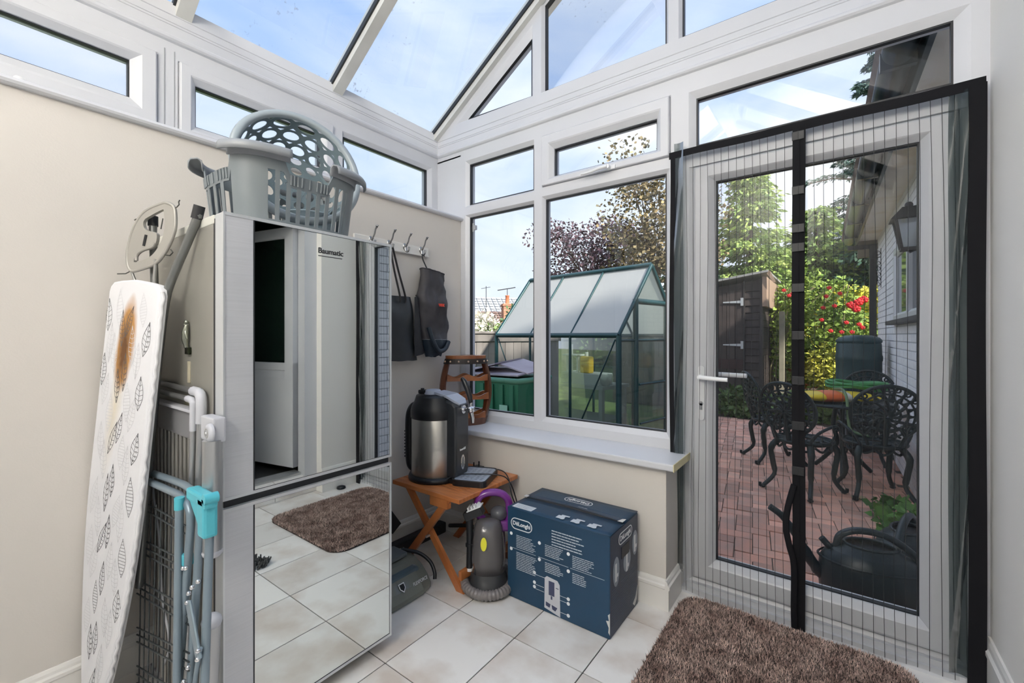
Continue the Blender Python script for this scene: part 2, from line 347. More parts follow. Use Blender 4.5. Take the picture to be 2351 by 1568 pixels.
# roof
rf=struct('ceiling',label='pitched glass roof with pale glazing bars')
sl=math.atan(.661); 
def slope_pt(y,s,o,left=True):   # s = distance up slope from eaves, o = normal offset
    x=-2.367+s*math.cos(sl)-o*math.sin(sl)*1; z=EZ+s*math.sin(sl)+o*math.cos(sl)
    return (x if left else 2*RX-x, y, z)
LEN=(RX+2.367)/math.cos(sl)
for left in(True,False):
    for k,yb in enumerate([2.235,1.452,.70,-.05,-.80,-1.25]):
        wv=.030 if k else .02
        m=MB()
        def bb(y0,y1,o0,o1,mm):
            vs=[slope_pt(y,s,o,left) for s in(-.02,LEN) for y in(y0,y1) for o in(o0,o1)]
            mm.add(vs,[(0,1,3,2),(4,6,7,5),(0,4,5,1),(2,3,7,6),(0,2,6,4),(1,5,7,3)])
        bb(yb-wv,yb+wv,-.050,.012,m); obj('glazing_bar',m,UPVCG,rf)
        m=MB(); bb(yb-wv-.010,yb-wv+.001,-.016,.008,m); bb(yb+wv-.001,yb+wv+.004,-.016,.008,m); obj('bar_gasket',m,GASKET,rf)
        m=MB(); bb(yb-wv*1.3,yb+wv*1.3,.012,.03,m); obj('bar_cap',m,mat('grey_cap',(.45,.46,.46),.5),rf)
    ys=[2.235,1.452,.70,-.05,-.80,-1.30]
    for a,b_ in zip(ys[1:],ys[:-1]):
        vs=[slope_pt(a,-.04,0,left),slope_pt(b_,-.04,0,left),slope_pt(b_,LEN,0,left),slope_pt(a,LEN,0,left)]
        obj('glass_pane',MB().add(vs,[(0,1,2,3)]),ROOFGLASS,rf)
m=MB(); vs=[slope_pt(y,s,o) for s in(-.012,.004) for y in(YR,2.235) for o in(-.012,.004)]
m.add(vs,[(0,1,3,2),(4,6,7,5),(0,4,5,1),(2,3,7,6),(0,2,6,4),(1,5,7,3)]); obj('eaves_gasket',m,GASKET,rf)
obj('ridge_beam',MB().box(RX-.06,RX+.06,YR,2.28,RZ-.10,RZ+.05),UPVC,rf)
# right wall (next to the door) with the doorway into the house; seen in the mirror doors
wr=struct('wall_right',label='cream wall to the right of the garden door')
obj('plaster',MB().box(XR,.62,1.90,2.34,-.06,2.50).box(XR,.62,.90,1.90,2.19,2.50).box(XR,.62,YR-.1,.90,-.06,2.50).box(XR,.62,YR-.1,2.34,2.50,2.712),mat('pale_plaster',(.87,.845,.80),.75,bump=.04,bscale=180),wr)
obj('upper_wall',MB().box(.46,.62,YR-.1,2.3,2.712,3.0),UPVC,wr)
skirting('baseboard_right',(XR,1.90),(XR,2.245),(-1,0),.19)
obj('step_riser',MB().box(.52,.62,.90,1.90,-.02,.135),mat('stone_step',(.72,.66,.58),.5,var=.15),wr)
st=MB()
for k in range(3): st.bbox(.505,.522,.92+k*.33,.92+k*.33+.325,.002,.14,.001)
for k in range(3): st.bbox(.522,.62,.92+k*.33,.92+k*.33+.325,.136,.144,.001)
obj('step_tile',st,TILE,wr)
d2=struct('door_2',label='open white door leading into the house')
obj('door_frame',MB().box(.50,.60,1.80,1.90,.14,2.16).box(.50,.60,.90,1.90,2.12,2.19).box(.50,.60,.90,.97,.14,2.16),UPVC,d2)
obj('threshold',MB().box(.55,.66,.95,1.80,.14,.165),GREYM,d2)
M2=Matrix.Translation((.60,1.775,0))@Matrix.Rotation(R(-12),4,'Z')
lf=lambda a,b,d: tuple(M2@Vector((a,d-.02,b)))
l2=obj('door_leaf',MB().ring(rect(0,.80,.20,2.115),rect(.11,.69,1.03,2.03),[(0,.05),(0,0),(.85,0),(1,.012),(1,.05)],lf).ring(rect(0.0,.80,.20,1.03),rect(.11,.69,.30,.96),[(0,.05),(0,.0005),(.85,.0005),(1,.014),(1,.05)],lf),UPVC,d2)
obj('lower_panel',MB().add([lf(a,b,.02) for a,b in rect(.11,.69,.30,.96)],[(0,1,2,3)]),UPVC,l2)
obj('dark_pane',MB().add([lf(a,b,.02) for a,b in rect(.11,.69,1.03,2.03)],[(0,1,2,3)]),mat('dark_glass',(.008,.016,.012),.03,spec=.6),l2)
# dim room beyond the doorway
hr=struct('wall_house_room',label='dim room inside the house beyond the open door')
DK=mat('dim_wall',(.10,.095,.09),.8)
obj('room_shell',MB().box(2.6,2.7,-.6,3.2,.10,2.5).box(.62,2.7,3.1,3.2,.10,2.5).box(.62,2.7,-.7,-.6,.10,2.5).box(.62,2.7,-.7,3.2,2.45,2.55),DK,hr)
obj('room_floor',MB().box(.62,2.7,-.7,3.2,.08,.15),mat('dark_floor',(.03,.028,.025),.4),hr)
# rear wall behind the camera
wk=struct('wall_rear',label='cream house wall behind the camera')
obj('plaster',MB().box(-2.36,.62,YR-.15,YR,-.06,2.712).prism([(-2.36,2.712),(.43,2.712),(RX,RZ+.05)],YR-.15,YR,'y'),MATS['pale_plaster'],wk)

sobj('house_sun_block',MB().box(.63,6.0,-5,2.34,2.9,4.95).prism([(.60,4.9),(6.2,4.9),(3.4,6.2)],-5.2,2.4,'y'),PLASTER,'unseen house block added above the right wall to keep sun out')  # out-of-view mass added and sized to shade the room from the sun
# ================= INDOOR THINGS =================
# --- fridge freezer with mirrored doors ---
F=thing('fridge_freezer','tall fridge freezer with mirrored doors and grey side, standing against the left wall','fridge freezer',(-1.75,.82,0))
FS=mat('fridge_side',(.36,.35,.31),.38,metal=.35,var=.12,vscale=3)
FT=mat('fridge_trim',(.66,.68,.70),.3,metal=.45)
FP=mat('brushed_door_strip',(.62,.63,.66),.4,metal=.25,var=.06,vscale=5,stretch=(1,1,60))
MIR=mat('mirror_glass',(.80,.83,.81),.012,metal=1)
m=MB(); m.bbox(-2.09,-1.505,.523,1.118,.05,1.606,.006); obj('body',m,FS,F)
obj('top_cap',MB().bbox(-2.09,-1.50,.521,1.120,1.585,1.612,.004),mat('pale_cap',(.62,.62,.56),.35),F)
obj('hinge_seam',MB().box(-1.507,-1.497,.5235,1.1175,.06,1.60),GASKET,F)
for px,py in((-2.03,.57),(-2.03,1.07),(-1.56,.57),(-1.56,1.07)): obj('foot',MB().cyl((px,py,0),(px,py,.052),.02,12),BLACK,F)
def fdoor(z0,z1,nm):
    d=obj('door',MB().bbox(-1.497,-1.4385,.523,1.122,z0,z1,.005),FT,F)
    obj('door_strip',MB().bbox(-1.440,-1.4365,.526,.606,z0+.006,z1-.006,.001),FP,d,label='brushed grey vertical strip at the hinge side')
    obj('mirror_panel',MB().box(-1.4395,-1.437,.609,1.114,z0+.010,z1-.010),MIR,d,label='mirror glass front')
    obj('mirror_edge',MB().ring(rect(.523,1.122,z0,z1),rect(.528,1.1135,z0+.0095,z1-.0095),[(0,.006),(0,0),(1,.000),(1,.006)],lambda a,b,dd:(-1.4345-dd,a,b)),FT,d)
    obj('mirror_gap',MB().ring(rect(.6065,1.116,z0+.0075,z1-.0075),rect(.6095,1.1135,z0+.0105,z1-.0105),[(0,.003),(0,0),(1,0),(1,.003)],lambda a,b,dd:(-1.4355-dd,a,b)),GASKET,d)
    return d
du=fdoor(.766,1.612,'upper'); dl=fdoor(.052,.742,'lower')
obj('door_gap',MB().box(-1.495,-1.450,.53,1.118,.741,.767),GASKET,F)
MF=Matrix(((0,0,1,-1.4362),(1,0,0,.862),(0,1,0,1.543),(0,0,0,1)))
text('badge','Baumatic',.026,mat('badge_dark',(.03,.03,.03),.4),du,MF,offset=.0006,xs=1.0)
obj('badge_line',MB().box(-1.4366,-1.4360,.815,.905,1.524,1.5265),mat('badge_dark',(.03,.03,.03)),du)
# fridge magnets
t=thing('figure_magnet','small dark metallic figure magnet on the grey fridge side','magnet',(-1.70,.523,1.19))
m=MB(); m.bbox(-1.715,-1.683,.512,.523,1.188,1.212,.003); obj('base',m,mat('dark_bronze',(.03,.035,.02),.3,metal=.8),t)
m=MB(); m.tube([(-1.703,.514,1.21),(-1.706,.512,1.235),(-1.70,.511,1.262),(-1.697,.513,1.285)],[.006,.010,.011,.005],8); m.sphere((-1.698,.513,1.293),.007,8); m.tube([(-1.70,.511,1.272),(-1.688,.508,1.255),(-1.69,.512,1.24)],.004,6); m.tube([(-1.703,.511,1.275),(-1.712,.512,1.29),(-1.708,.513,1.30)],.003,6)
obj('figure',m,mat('pewter',(.35,.36,.30),.25,metal=.9),t)
tag(obj('strip_magnet',MB().bbox(-1.712,-1.692,.5195,.523,1.095,1.165,.001),mat('beige_strip',(.50,.46,.34),.4),None,loc=(-1.70,.523,1.1)),'narrow beige strip magnet below the figure magnet','magnet')
t=tag(obj('square_sticker',MB().bbox(-1.745,-1.705,.5215,.523,1.02,1.055,.0006),mat('olive_sticker',(.30,.28,.19),.5),None,loc=(-1.70,.523,1.02)),'small faded square sticker low on the fridge side','sticker')
# --- laundry baskets on the fridge ---
BG=mat('grey_basket_plastic',(.185,.21,.225),.35)
def sup(a,n=3.2):   # superellipse
    c,s_=math.cos(a),math.sin(a); return (abs(c)**(2/n)*(1 if c>=0 else -1), abs(s_)**(2/n)*(1 if s_>=0 else -1))
bc=Vector((-1.640,.795,1.612)); 
def bp(a,t,o=0):   # point on basket wall: angle, height fraction
    sx,sy=sup(a); hx=.165+.030*t+o; hy=.212+.022*t+o; return Vector((bc.x+sx*hx,bc.y+sy*hy,bc.z+.006+.232*t))
BK=thing('laundry_basket','grey slatted plastic laundry basket with cut-out handles on top of the fridge','laundry basket',tuple(bc))
N=72
def band(t0,t1,th,arcs=None,n=N,out=0,drop=None):
    m=MB()
    rng=arcs or [(0,2*PI)]
    for a0,a1 in rng:
        k=max(2,int(n*(a1-a0)/(2*PI))); vs=[]
        for i in range(k+1):
            a=a0+(a1-a0)*i/k; lo=drop(a) if drop else 0
            vs+=[bp(a,t0-lo,out),bp(a,t1-lo,out),bp(a,t1-lo,out-th),bp(a,t0-lo,out-th)]
        fs=[]
        for i in range(k):
            for j in range(4): fs.append((i*4+j,i*4+(j+1)%4,(i+1)*4+(j+1)%4,(i+1)*4+j))
        if a1-a0<2*PI-.01: fs+=[(0,1,2,3),(k*4+3,k*4+2,k*4+1,k*4)]
        m.add(vs,fs,False)
    return m
m=MB(); ring=[bp(2*PI*i/N,0) for i in range(N)]; m.add(ring,[tuple(range(N))]); ring2=[p-Vector((0,0,.004)) for p in ring]; m.add(ring2,[tuple(range(N))[::-1]])
obj('base',m,BG,BK,fix=False)
obj('bottom_band',band(-.015,.05,.003),BG,BK)
# slats: on the long and short sides, corners solid
def slat(a0,a1,t0,t1): return band(t0,t1,.0028,[(a0,a1)],n=220)
def ang_at(side,u):   # angle whose point hits lateral coordinate u (fraction -1..1) on a side
    base={'E':0,'N':PI/2,'W':PI,'S':-PI/2}[side]; lo,hi=base-PI/4-.12,base+PI/4+.12
    for _ in range(40):
        mid=(lo+hi)/2; sx,sy=sup(mid); v={'E':sy,'W':-sy,'N':-sx,'S':sx}[side]
        if v<u: lo=mid
        else: hi=mid
    return (lo+hi)/2
hdl={'E':(-.30,.30),'S':(-.52,.52),'W':(-.30,.30),'N':(-.52,.52)}
for side,ns in(('E',9),('W',9),('N',5),('S',5)):
    for k in range(ns):
        u0=-.62+1.24*k/(ns-1); w_=.052 if side in 'EW' else .09
        a0,a1=ang_at(side,u0-w_/1.6),ang_at(side,u0+w_/1.6)
        top=.80 
        if hdl[side][0]-.06<u0<hdl[side][1]+.06: top=.58
        obj('slat',slat(a0,a1,.03,top),BG,BK)
for side,nx in(('E','N'),('N','W'),('W','S'),('S','E')):
    b0={'E':0,'N':PI/2,'W':PI,'S':-PI/2}[side]; obj('corner_panel',slat(b0+R(32 if side!='S' else 26),b0+R(60),.0,.80),BG,BK)
def hdrop(a):
    a=(a+PI)%(2*PI)-PI
    best=0
    for side in 'ENWS':
        l,h=ang_at(side,hdl[side][0]),ang_at(side,hdl[side][1]); c=(l+h)/2; w_=(h-l)/2
        dd=abs((a-c+PI)%(2*PI)-PI)
        if dd<w_: best=.19
        elif dd<w_+.07: best=max(best,.19*(1-(dd-w_)/.07))
    return best
obj('upper_band',band(.72,.90,.004,n=300,drop=hdrop),BG,BK)
# rolled rim in four corner pieces
for side,nx in(('E','N'),('N','W'),('W','S'),('S','E')):
    a0=ang_at(side,hdl[side][1]); a1=ang_at(nx,hdl[nx][0])
    if a1<a0: a1+=2*PI
    prof=[(.0,.86),(.0,.985),(.012,1.02),(.030,1.0),(.038,.95),(.040,.87),(.036,.87),(.034,.945),(.028,.98),(.012,1.0),(.004,.97),(.004,.86)]
    k=30; vs=[]
    for i in range(k+1):
        a=a0+(a1-a0)*i/k
        for o,tt in prof: 
            p=bp(a,tt,0); n_=Vector((p.x-bc.x,p.y-bc.y,0)).normalized(); sx,sy=sup(a); vs.append(bp(a,tt,o))
    q=len(prof); fs=[(i*q+j,i*q+(j+1)%q,(i+1)*q+(j+1)%q,(i+1)*q+j) for i in range(k) for j in range(q)]+[tuple(range(q)),tuple(range(k*q+q-1,k*q-1,-1))]
    obj('rim',MB().add(vs,fs,True),mat('light_grey_rim',(.27,.285,.30),.35),BK)
for side in 'ENWS':
    a0,a1=ang_at(side,hdl[side][0]),ang_at(side,hdl[side][1]); m=MB()
    for k in range(9):
        a=a0+(a1-a0)*(k+.5)/9; p,q=bp(a,.56,.002),bp(a,.70,.002); m.cyl(p,q,.003,6)
    stuff(obj('handle_ribs',m,BG,BK))
# round bowl-shaped basket standing on edge inside
RB=thing('round_basket','round blue-grey basket with oval holes, standing on its edge inside the laundry basket','laundry basket',(-1.66,.86,1.63))
RG=mat('blue_grey_plastic',(.15,.20,.225),.3); RGL=mat('blue_grey_rim',(.33,.38,.41),.3)
Mr=Matrix.Translation((-1.60,.765,1.80))@Matrix.Rotation(R(8),4,'Z')@Matrix.Rotation(R(-74),4,'Y')   # local z axis of the bowl points to the opening (toward +x)
Mr=Matrix.Translation((-1.625,.852,1.888))@Matrix.Rotation(R(-12),4,'Z')@Matrix.Rotation(R(76),4,'Y')@Matrix.Scale(1.0,4)
def bowl_r(z): return [.150+.05*(z+.20)/.20][0] if z>-.20 else .15
# bowl wall with oval holes : grid mesh with hole cells cut as ellipses
nh=14; rows=3; m=MB(); seg=8
def cellmesh(m,a0,a1,z0,z1,rf,hole=True):
    am,zm=(a0+a1)/2,(z0+z1)/2; n=16
    out=[];inn=[]
    for i in range(n):
        th=2*PI*(i+.5)/n; cx_,cz_=math.cos(th),math.sin(th); mx_=max(abs(cx_),abs(cz_)); out.append((am+(a1-a0)/2*cx_/mx_,zm+(z1-z0)/2*cz_/mx_)); inn.append((am+(a1-a0)*.36*cx_,zm+(z1-z0)*.34*cz_))
    P=lambda a,z,o=0:(math.cos(a)*(rf(z)+o),math.sin(a)*(rf(z)+o),z)
    vs=[P(*q) for q in out]+[P(*q) for q in inn]+[P(*q,-.0025) for q in inn]
    m.add(vs,[(i,(i+1)%n,n+(i+1)%n,n+i) for i in range(n)]+[(n+i,n+(i+1)%n,2*n+(i+1)%n,2*n+i) for i in range(n)],False,Mr)
RFZ=lambda z:.205-.055*((-z)/.16)**1.6 if z<0 else .205
for r_ in range(3):
    z1=-.012-.05*r_; z0=z1-.05
    for i in range(nh):
        o=.5*(r_%2); cellmesh(m,2*PI*(i+o)/nh,2*PI*(i+1+o)/nh,z0,z1,RFZ)
# base disc with holes
zb=-.162
for ri,(r0,r1,k) in enumerate([(.105,.15,12),(.06,.105,8),(.02,.06,5)]):
    for i in range(k):
        a0,a1=2*PI*i/k,2*PI*(i+1)/k; n=12; out=[];inn=[]
        for j in range(n):
            th=2*PI*(j+.5)/n; c_,s_=math.cos(th),math.sin(th); q=max(abs(c_),abs(s_)); am,rm=(a0+a1)/2,(r0+r1)/2
            out.append((am+(a1-a0)/2*c_/q,rm+(r1-r0)/2*s_/q)); inn.append((am+(a1-a0)*.34*c_,rm+(r1-r0)*.36*s_))
        P=lambda a,r:(r*math.cos(a),r*math.sin(a),zb)
        m.add([P(*q) for q in out]+[P(*q) for q in inn],[(j,(j+1)%n,n+(j+1)%n,n+j) for j in range(n)],False,Mr)
m.add([(.02*math.cos(2*PI*i/10),.02*math.sin(2*PI*i/10),zb) for i in range(10)],[tuple(range(10))],False,Mr)
bo=obj('bowl',m,RG,RB,fix=False)
sm=bo.modifiers.new('thick','SOLIDIFY'); sm.thickness=.003
m=MB(); prof=[(.203,-.014),(.205,0),(.212,.004),(.226,.002),(.232,-.010),(.230,-.022),(.226,-.020),(.226,-.008),(.214,-.002),(.208,-.006)]
m.lathe([(r_,z) for r_,z in prof],64,M=Mr); obj('rim',m,RGL,RB)
# --- steam of clear plastic odds inside basket: folded clear tub ---
m=MB(); Mt=Matrix.Translation((-1.66,.90,1.622))@Matrix.Rotation(R(12),4,'Z')
m.lathe([(.075,.0),(.095,.085),(.102,.088),(.102,.092),(.094,.092),(.072,.004)],28,M=Mt); 
tag(obj('plastic_tub',m,mat('clear_blue_plastic',(.45,.55,.60),.15),None,loc=(-1.66,.86,1.622)),'small pale blue tub lying in the laundry basket','tub')
# --- ironing board ---
IB=thing('ironing_board','ironing board in white leaf-print cover with a brown scorch mark, leaning on the left wall','ironing board',(-1.95,.36,0))
TL,TR=Vector((-2.04,.398,1.43)),Vector((-1.722,.452,1.43)); BL,BR=Vector((-2.072,.295,.08)),Vector((-1.900,.380,.08))
# board frame: origin bottom centre, u along width, w up the board
Oc=(BL+BR)/2; Ocx=(TL+TR)/2; wdir=(Ocx-Oc).normalized(); ud=(TR-TL); ud=(ud-wdir*ud.dot(wdir)).normalized(); nd=ud.cross(wdir).normalized()
if nd.y>0: nd=-nd
Mb=Matrix((( ud.x,wdir.x,nd.x,Oc.x),(ud.y,wdir.y,nd.y,Oc.y),(ud.z,wdir.z,nd.z,Oc.z),(0,0,0,1)))
Lb=(Ocx-Oc).length
def hw(s):   # half width along board, s from 0 bottom
    t=max(0,min(1,(s+.08)/.75)); return .055+.118*math.sin(t*PI/2)**.9
outl=[]
ss=[-.08+ (Lb+.08-.04)*i/26 for i in range(27)]
for s_ in ss: outl.append((hw(s_),s_))
cr_=.05; top=Lb
outl=[(x,y) for x,y in outl]; r_x=hw(top-.04)
outl+=[(r_x-.008,top-.022),(r_x-.03,top-.006),(r_x-.08,top),(0,top+.006),(-r_x+.08,top),(-r_x+.03,top-.006),(-r_x+.008,top-.022)]
outl+=[(-hw(s_),s_) for s_ in ss[::-1]]
n=len(outl); m=MB(); vs=[]
lay=[(1,-.018),(1.0,-.010),(1.0,-.003),(.985,.001),(.93,.0035)]
for k_,d in lay:
    for a,b in outl: vs.append((a*k_,b if k_==1 else b-(b-top*.5)*(1-k_)*.12,d))
fs=[(j*n+i,j*n+(i+1)%n,(j+1)*n+(i+1)%n,(j+1)*n+i) for j in range(len(lay)-1) for i in range(n)]
m.add(vs,fs,True,Mb)
nn=len(lay)-1; half=[nn*n+i for i in range(n)]; fs2=[]; 
for i in range(n//2): 
    a,b,c,d=half[i],half[(i+1)%n],half[(n-2-i)%n],half[n-1-i]
    if len({a,b,c,d})>=3: fs2.append(tuple(dict.fromkeys((a,b,c,d))))
m.f+=fs2; m.sm+=[False]*len(fs2)
# cover material with scorch (a stain with its own shape, in board coordinates)
cm=bpy.data.materials.new('ironing_cover'); cm.use_nodes=True; t=cm.node_tree; bs=t.nodes['Principled BSDF']; bs.inputs['Roughness'].default_value=.8; Nn=t.nodes.new; Ln=t.links.new
tcn=Nn('ShaderNodeTexCoord')
def stain(cx,cy,sx,sy,rot,soft0,soft1,nsc,nam):
    mpn=Nn('ShaderNodeMapping'); mpn.vector_type='TEXTURE'; mpn.inputs['Location'].default_value=(cx,cy,0); mpn.inputs['Rotation'].default_value=(0,0,rot); mpn.inputs['Scale'].default_value=(sx,sy,10)
    Ln(tcn.outputs['Object'],mpn.inputs[0]); ln=Nn('ShaderNodeVectorMath'); ln.operation='LENGTH'; Ln(mpn.outputs[0],ln.inputs[0])
    no=Nn('ShaderNodeTexNoise'); no.inputs['Scale'].default_value=nsc; no.inputs['Detail'].default_value=4; Ln(tcn.outputs['Object'],no.inputs['Vector'])
    ma=Nn('ShaderNodeMath'); ma.operation='MULTIPLY_ADD'; ma.inputs[1].default_value=nam; Ln(no.outputs['Fac'],ma.inputs[0]); Ln(ln.outputs['Value'],ma.inputs[2])
    mr=Nn('ShaderNodeMapRange'); mr.inputs['From Min'].default_value=soft0; mr.inputs['From Max'].default_value=soft1; mr.inputs['To Min'].default_value=1; mr.inputs['To Max'].default_value=0; Ln(ma.outputs[0],mr.inputs['Value']); return mr.outputs[0]
s1=stain(-.012,Lb-.215,.055,.150,R(-6),.95,1.35,16,.3); s2=stain(-.020,Lb-.235,.036,.110,R(-6),.6,1.5,60,.5); s3=stain(-.040,Lb-.42,.045,.24,R(-6),.1,1.3,9,.3)
def mixc(fac,a,b,k=1):
    mm=Nn('ShaderNodeMix'); mm.data_type='RGBA'; ml=Nn('ShaderNodeMath'); ml.operation='MULTIPLY'; ml.inputs[1].default_value=k; Ln(fac,ml.inputs[0]); Ln(ml.outputs[0],mm.inputs[0])
    if isinstance(a,tuple): mm.inputs[6].default_value=(*a,1)
    else: Ln(a,mm.inputs[6])
    mm.inputs[7].default_value=(*b,1); return mm.outputs[2]
c0=mixc(s3,(.78,.78,.80),(.72,.64,.48),.8); c1=mixc(s1,c0,(.52,.27,.09)); c2=mixc(s2,c1,(.14,.06,.02),.95); Ln(c2,bs.inputs['Base Color'])
def local_obj(name,mb,mm,parent,M,**k):   # object whose own coordinates are the board's
    o=obj(name,mb,mm,parent,world=False,**k); Mo=Matrix.Translation(-wloc(parent))@M; o.matrix_local=Mo; return o
m2=MB(); m2.v=[tuple(Mb.inverted()@Vector(p)) for p in m.v]; m2.f=m.f; m2.sm=m.sm
cov=local_obj('padded_cover',m2,cm,IB,Mb)
# leaf print: flat line drawing on the cloth
DL_=mat('leaf_print_grey',(.13,.135,.14),.8); LL_=mat('leaf_print_pale',(.66,.66,.68),.8)
def ribbon(m,pts,w,z):
    vs=[];k=len(pts)
    for i,p in enumerate(pts):
        a=pts[max(0,i-1)];b=pts[min(k-1,i+1)]; dx,dy=b[0]-a[0],b[1]-a[1]; l=math.hypot(dx,dy) or 1
        vs+=[(p[0]-dy/l*w/2,p[1]+dx/l*w/2,z),(p[0]+dy/l*w/2,p[1]-dx/l*w/2,z)]
    m.add(vs,[(2*i,2*i+1,2*i+3,2*i+2) for i in range(k-1)])
def leaf_print(m,cx,cy,L_,wd,ang,style,z):
    T=lambda x,y:(cx+(x*math.cos(ang)-y*math.sin(ang)),cy+(x*math.sin(ang)+y*math.cos(ang)))
    hwf=lambda t:wd*math.sin(PI*t**.9)**1.25
    k=14; lw=.0016 if style<4 else .0022
    for sd_ in(1,-1): ribbon(m,[T(sd_*hwf(i/k),-L_/2+L_*i/k) for i in range(k+1)],lw,z)
    if style!=1: ribbon(m,[T(0,-L_/2+L_*i/6) for i in range(7)],lw,z)
    nr=9 if style==2 else 7 if style!=1 else 12
    for i in range(1,nr):
        t=i/nr; y=-L_/2+L_*t
        if style in(0,2,3,4):
            up=.11 if style!=2 else .07
            for sd_ in(1,-1):
                h_=hwf(min(.98,t+up*.6)); ribbon(m,[T(0,y),T(sd_*h_*.55,y+L_*up*.35),T(sd_*h_*.97,y+L_*up*.6)],lw*.85,z)
            if style==3 and i<nr-1:
                h_=hwf(t)*.5; ribbon(m,[T(h_+h_*.35*math.cos(a),y+L_*.03+L_*.028*math.sin(a)) for a in [q*PI/4 for q in range(9)]],lw*.8,z)
        else: ribbon(m,[T(-hwf(t)*.95,y),T(hwf(t)*.95,y+L_*.015)],lw*.9,z)
rl=random.Random(5); row=0; yy=-.02; lp=MB(); pale=MB()
placed=[]
spots=[]
y_=.0
while y_<Lb-.06:
    for c in range(-2,3):
        x=c*.078+(.039 if row%2 else 0)+rl.uniform(-.006,.006)
        if abs(x)<hw(y_)-.022: spots.append((x,y_+rl.uniform(-.015,.015)+ (c%2)*.04,row,c))
    y_+=.088; row+=1
for x,y,r0,c in spots:
    if (r0+c)%2==0 or abs(x)>.12: leaf_print(lp,x,y,rl.uniform(.105,.13),.0165 if abs(x)<.11 else .024,rl.choice([-.35,-.2,0,.1,.05]),rl.choice([0,0,1,2,3,3]),.0041 if abs(x)<hw(y)*.9 else .003)
    else: leaf_print(pale,x,y,rl.uniform(.11,.14),.022,rl.choice([-.2,0,.15]),rl.choice([1,2]),.0039)
for mm_,ma_,nm in((lp,DL_,'leaf_print'),(pale,LL_,'faint_leaf_print')):
    mm_.v=[(x,y,z if abs(x)<hw(y)*.93 else .0022) for x,y,z in mm_.v]
    o=local_obj(nm,mm_,ma_,IB,Mb,fix=False); o['kind']='stuff'
# gathered frill along the right edge
m=MB(); pts=[]
for i in range(60):
    s_=Lb*.98*i/59; pts.append((hw(s_)*1.0+.001*math.sin(i*2.1),s_,-.006+.003*math.sin(i*2.9)))
m.tube(pts,.006,6); local_obj('gathered_hem',m,mat('white_cloth',(.78,.78,.80),.85),IB,Mb)
# metal board behind, iron rest, legs
IR=mat('warm_grey_enamel',(.40,.385,.35),.4,metal=.3); LG=mat('grey_leg_tube',(.22,.225,.22),.35,metal=.6); WIRE=mat('dark_wire',(.10,.10,.09),.4,metal=.5)
def pw(P_): return [Vector(p) for p in P_]
rest_o=pw([(-1.771,.4783,1.6845),(-1.7538,.4855,1.6795),(-1.7387,.4917,1.6693),(-1.7318,.4942,1.6488),(-1.7307,.4939,1.6015),(-1.7406,.4893,1.5694),(-1.7589,.481,1.534),(-1.7839,.4699,1.5023),(-1.8094,.4589,1.4833),(-1.8442,.4441,1.4736),(-1.8883,.4253,1.4642),(-1.9042,.4188,1.4704),(-1.9137,.4151,1.4895),(-1.9159,.4147,1.5233),(-1.9108,.4173,1.553),(-1.8983,.4232,1.5935),(-1.8791,.4319,1.6296),(-1.8575,.4414,1.6541),(-1.8314,.4526,1.6689),(-1.7968,.4674,1.6792)])
rest_i=pw([(-1.8438,.4469,1.6365),(-1.8134,.4599,1.6491),(-1.7791,.4745,1.6613),(-1.772,.4774,1.6546),(-1.7698,.4774,1.5966),(-1.783,.4711,1.5535),(-1.8103,.4591,1.5182),(-1.8405,.4461,1.5019),(-1.881,.4289,1.4933),(-1.8857,.4271,1.5014),(-1.8763,.4313,1.5195),(-1.8544,.4407,1.5315),(-1.8194,.4555,1.5371),(-1.8015,.4633,1.5527),(-1.7978,.4653,1.5782),(-1.8055,.4623,1.5889),(-1.8362,.4494,1.5971),(-1.8497,.4439,1.6091),(-1.8515,.4435,1.6259)])
nrm=Vector((.388,-.9216,.015)).normalized()
off=nrm*.005
bm=bmesh.new(); es=[]
for lp0 in(bez(rest_o+[rest_o[0]],64)[:-1],bez(rest_i+[rest_i[0]],64)[:-1]):
    pv=[bm.verts.new(p) for p in lp0]; es+=[bm.edges.new((pv[i],pv[(i+1)%len(pv)])) for i in range(len(pv))]
bmesh.ops.triangle_fill(bm,edges=es,use_beauty=True,normal=nrm); bm.verts.index_update()
m=MB().add([v.co.copy() for v in bm.verts],[[v.index for v in f.verts] for f in bm.faces]); bm.free()
rs=obj('iron_rest',m,IR,IB); s_=rs.modifiers.new('t','SOLIDIFY'); s_.thickness=.010; s_.offset=0
obj('rest_rim',MB().tube([p+nrm*.002 for p in bez(rest_o+[rest_o[0]],64)[:-1]],.0055,8,closed=True),IR,rs)
low=pw([(-1.8781,.4302,1.4992),(-1.8763,.4313,1.5177),(-1.8545,.4407,1.5333),(-1.8152,.4574,1.5424),(-1.8046,.462,1.5547)])
obj('rest_rib',MB().tube([p+off*.6 for p in bez(low,16)],.005,8),IR,rs)
obj('rest_pad',MB().tube([Vector((-1.8381,.4484,1.5824))+off,Vector((-1.8469,.4441,1.5459))+off],.005,8),BLACK,rs)
wm=MB()
SW=mat('steel_wire',(.50,.50,.48),.3,metal=.8)
obj('rest_support_wire',MB().tube(pw([(-1.905,.42,1.47),(-1.90,.43,1.43),(-1.89,.44,1.38)]),.004,7),SW,IB); obj('rest_support_wire',MB().tube(pw([(-1.80,.46,1.50),(-1.815,.46,1.44),(-1.82,.46,1.38)]),.0055,7),SW,IB)
wm=MB(); wm.tube(pw([(-1.735,.492,1.665),(-1.722,.494,1.666),(-1.708,.496,1.672),(-1.712,.496,1.682),(-1.705,.497,1.686)]),.0018,6); wm.tube(pw([(-1.877,.437,1.642),(-1.897,.43,1.641),(-1.902,.428,1.638)]),.0018,6)
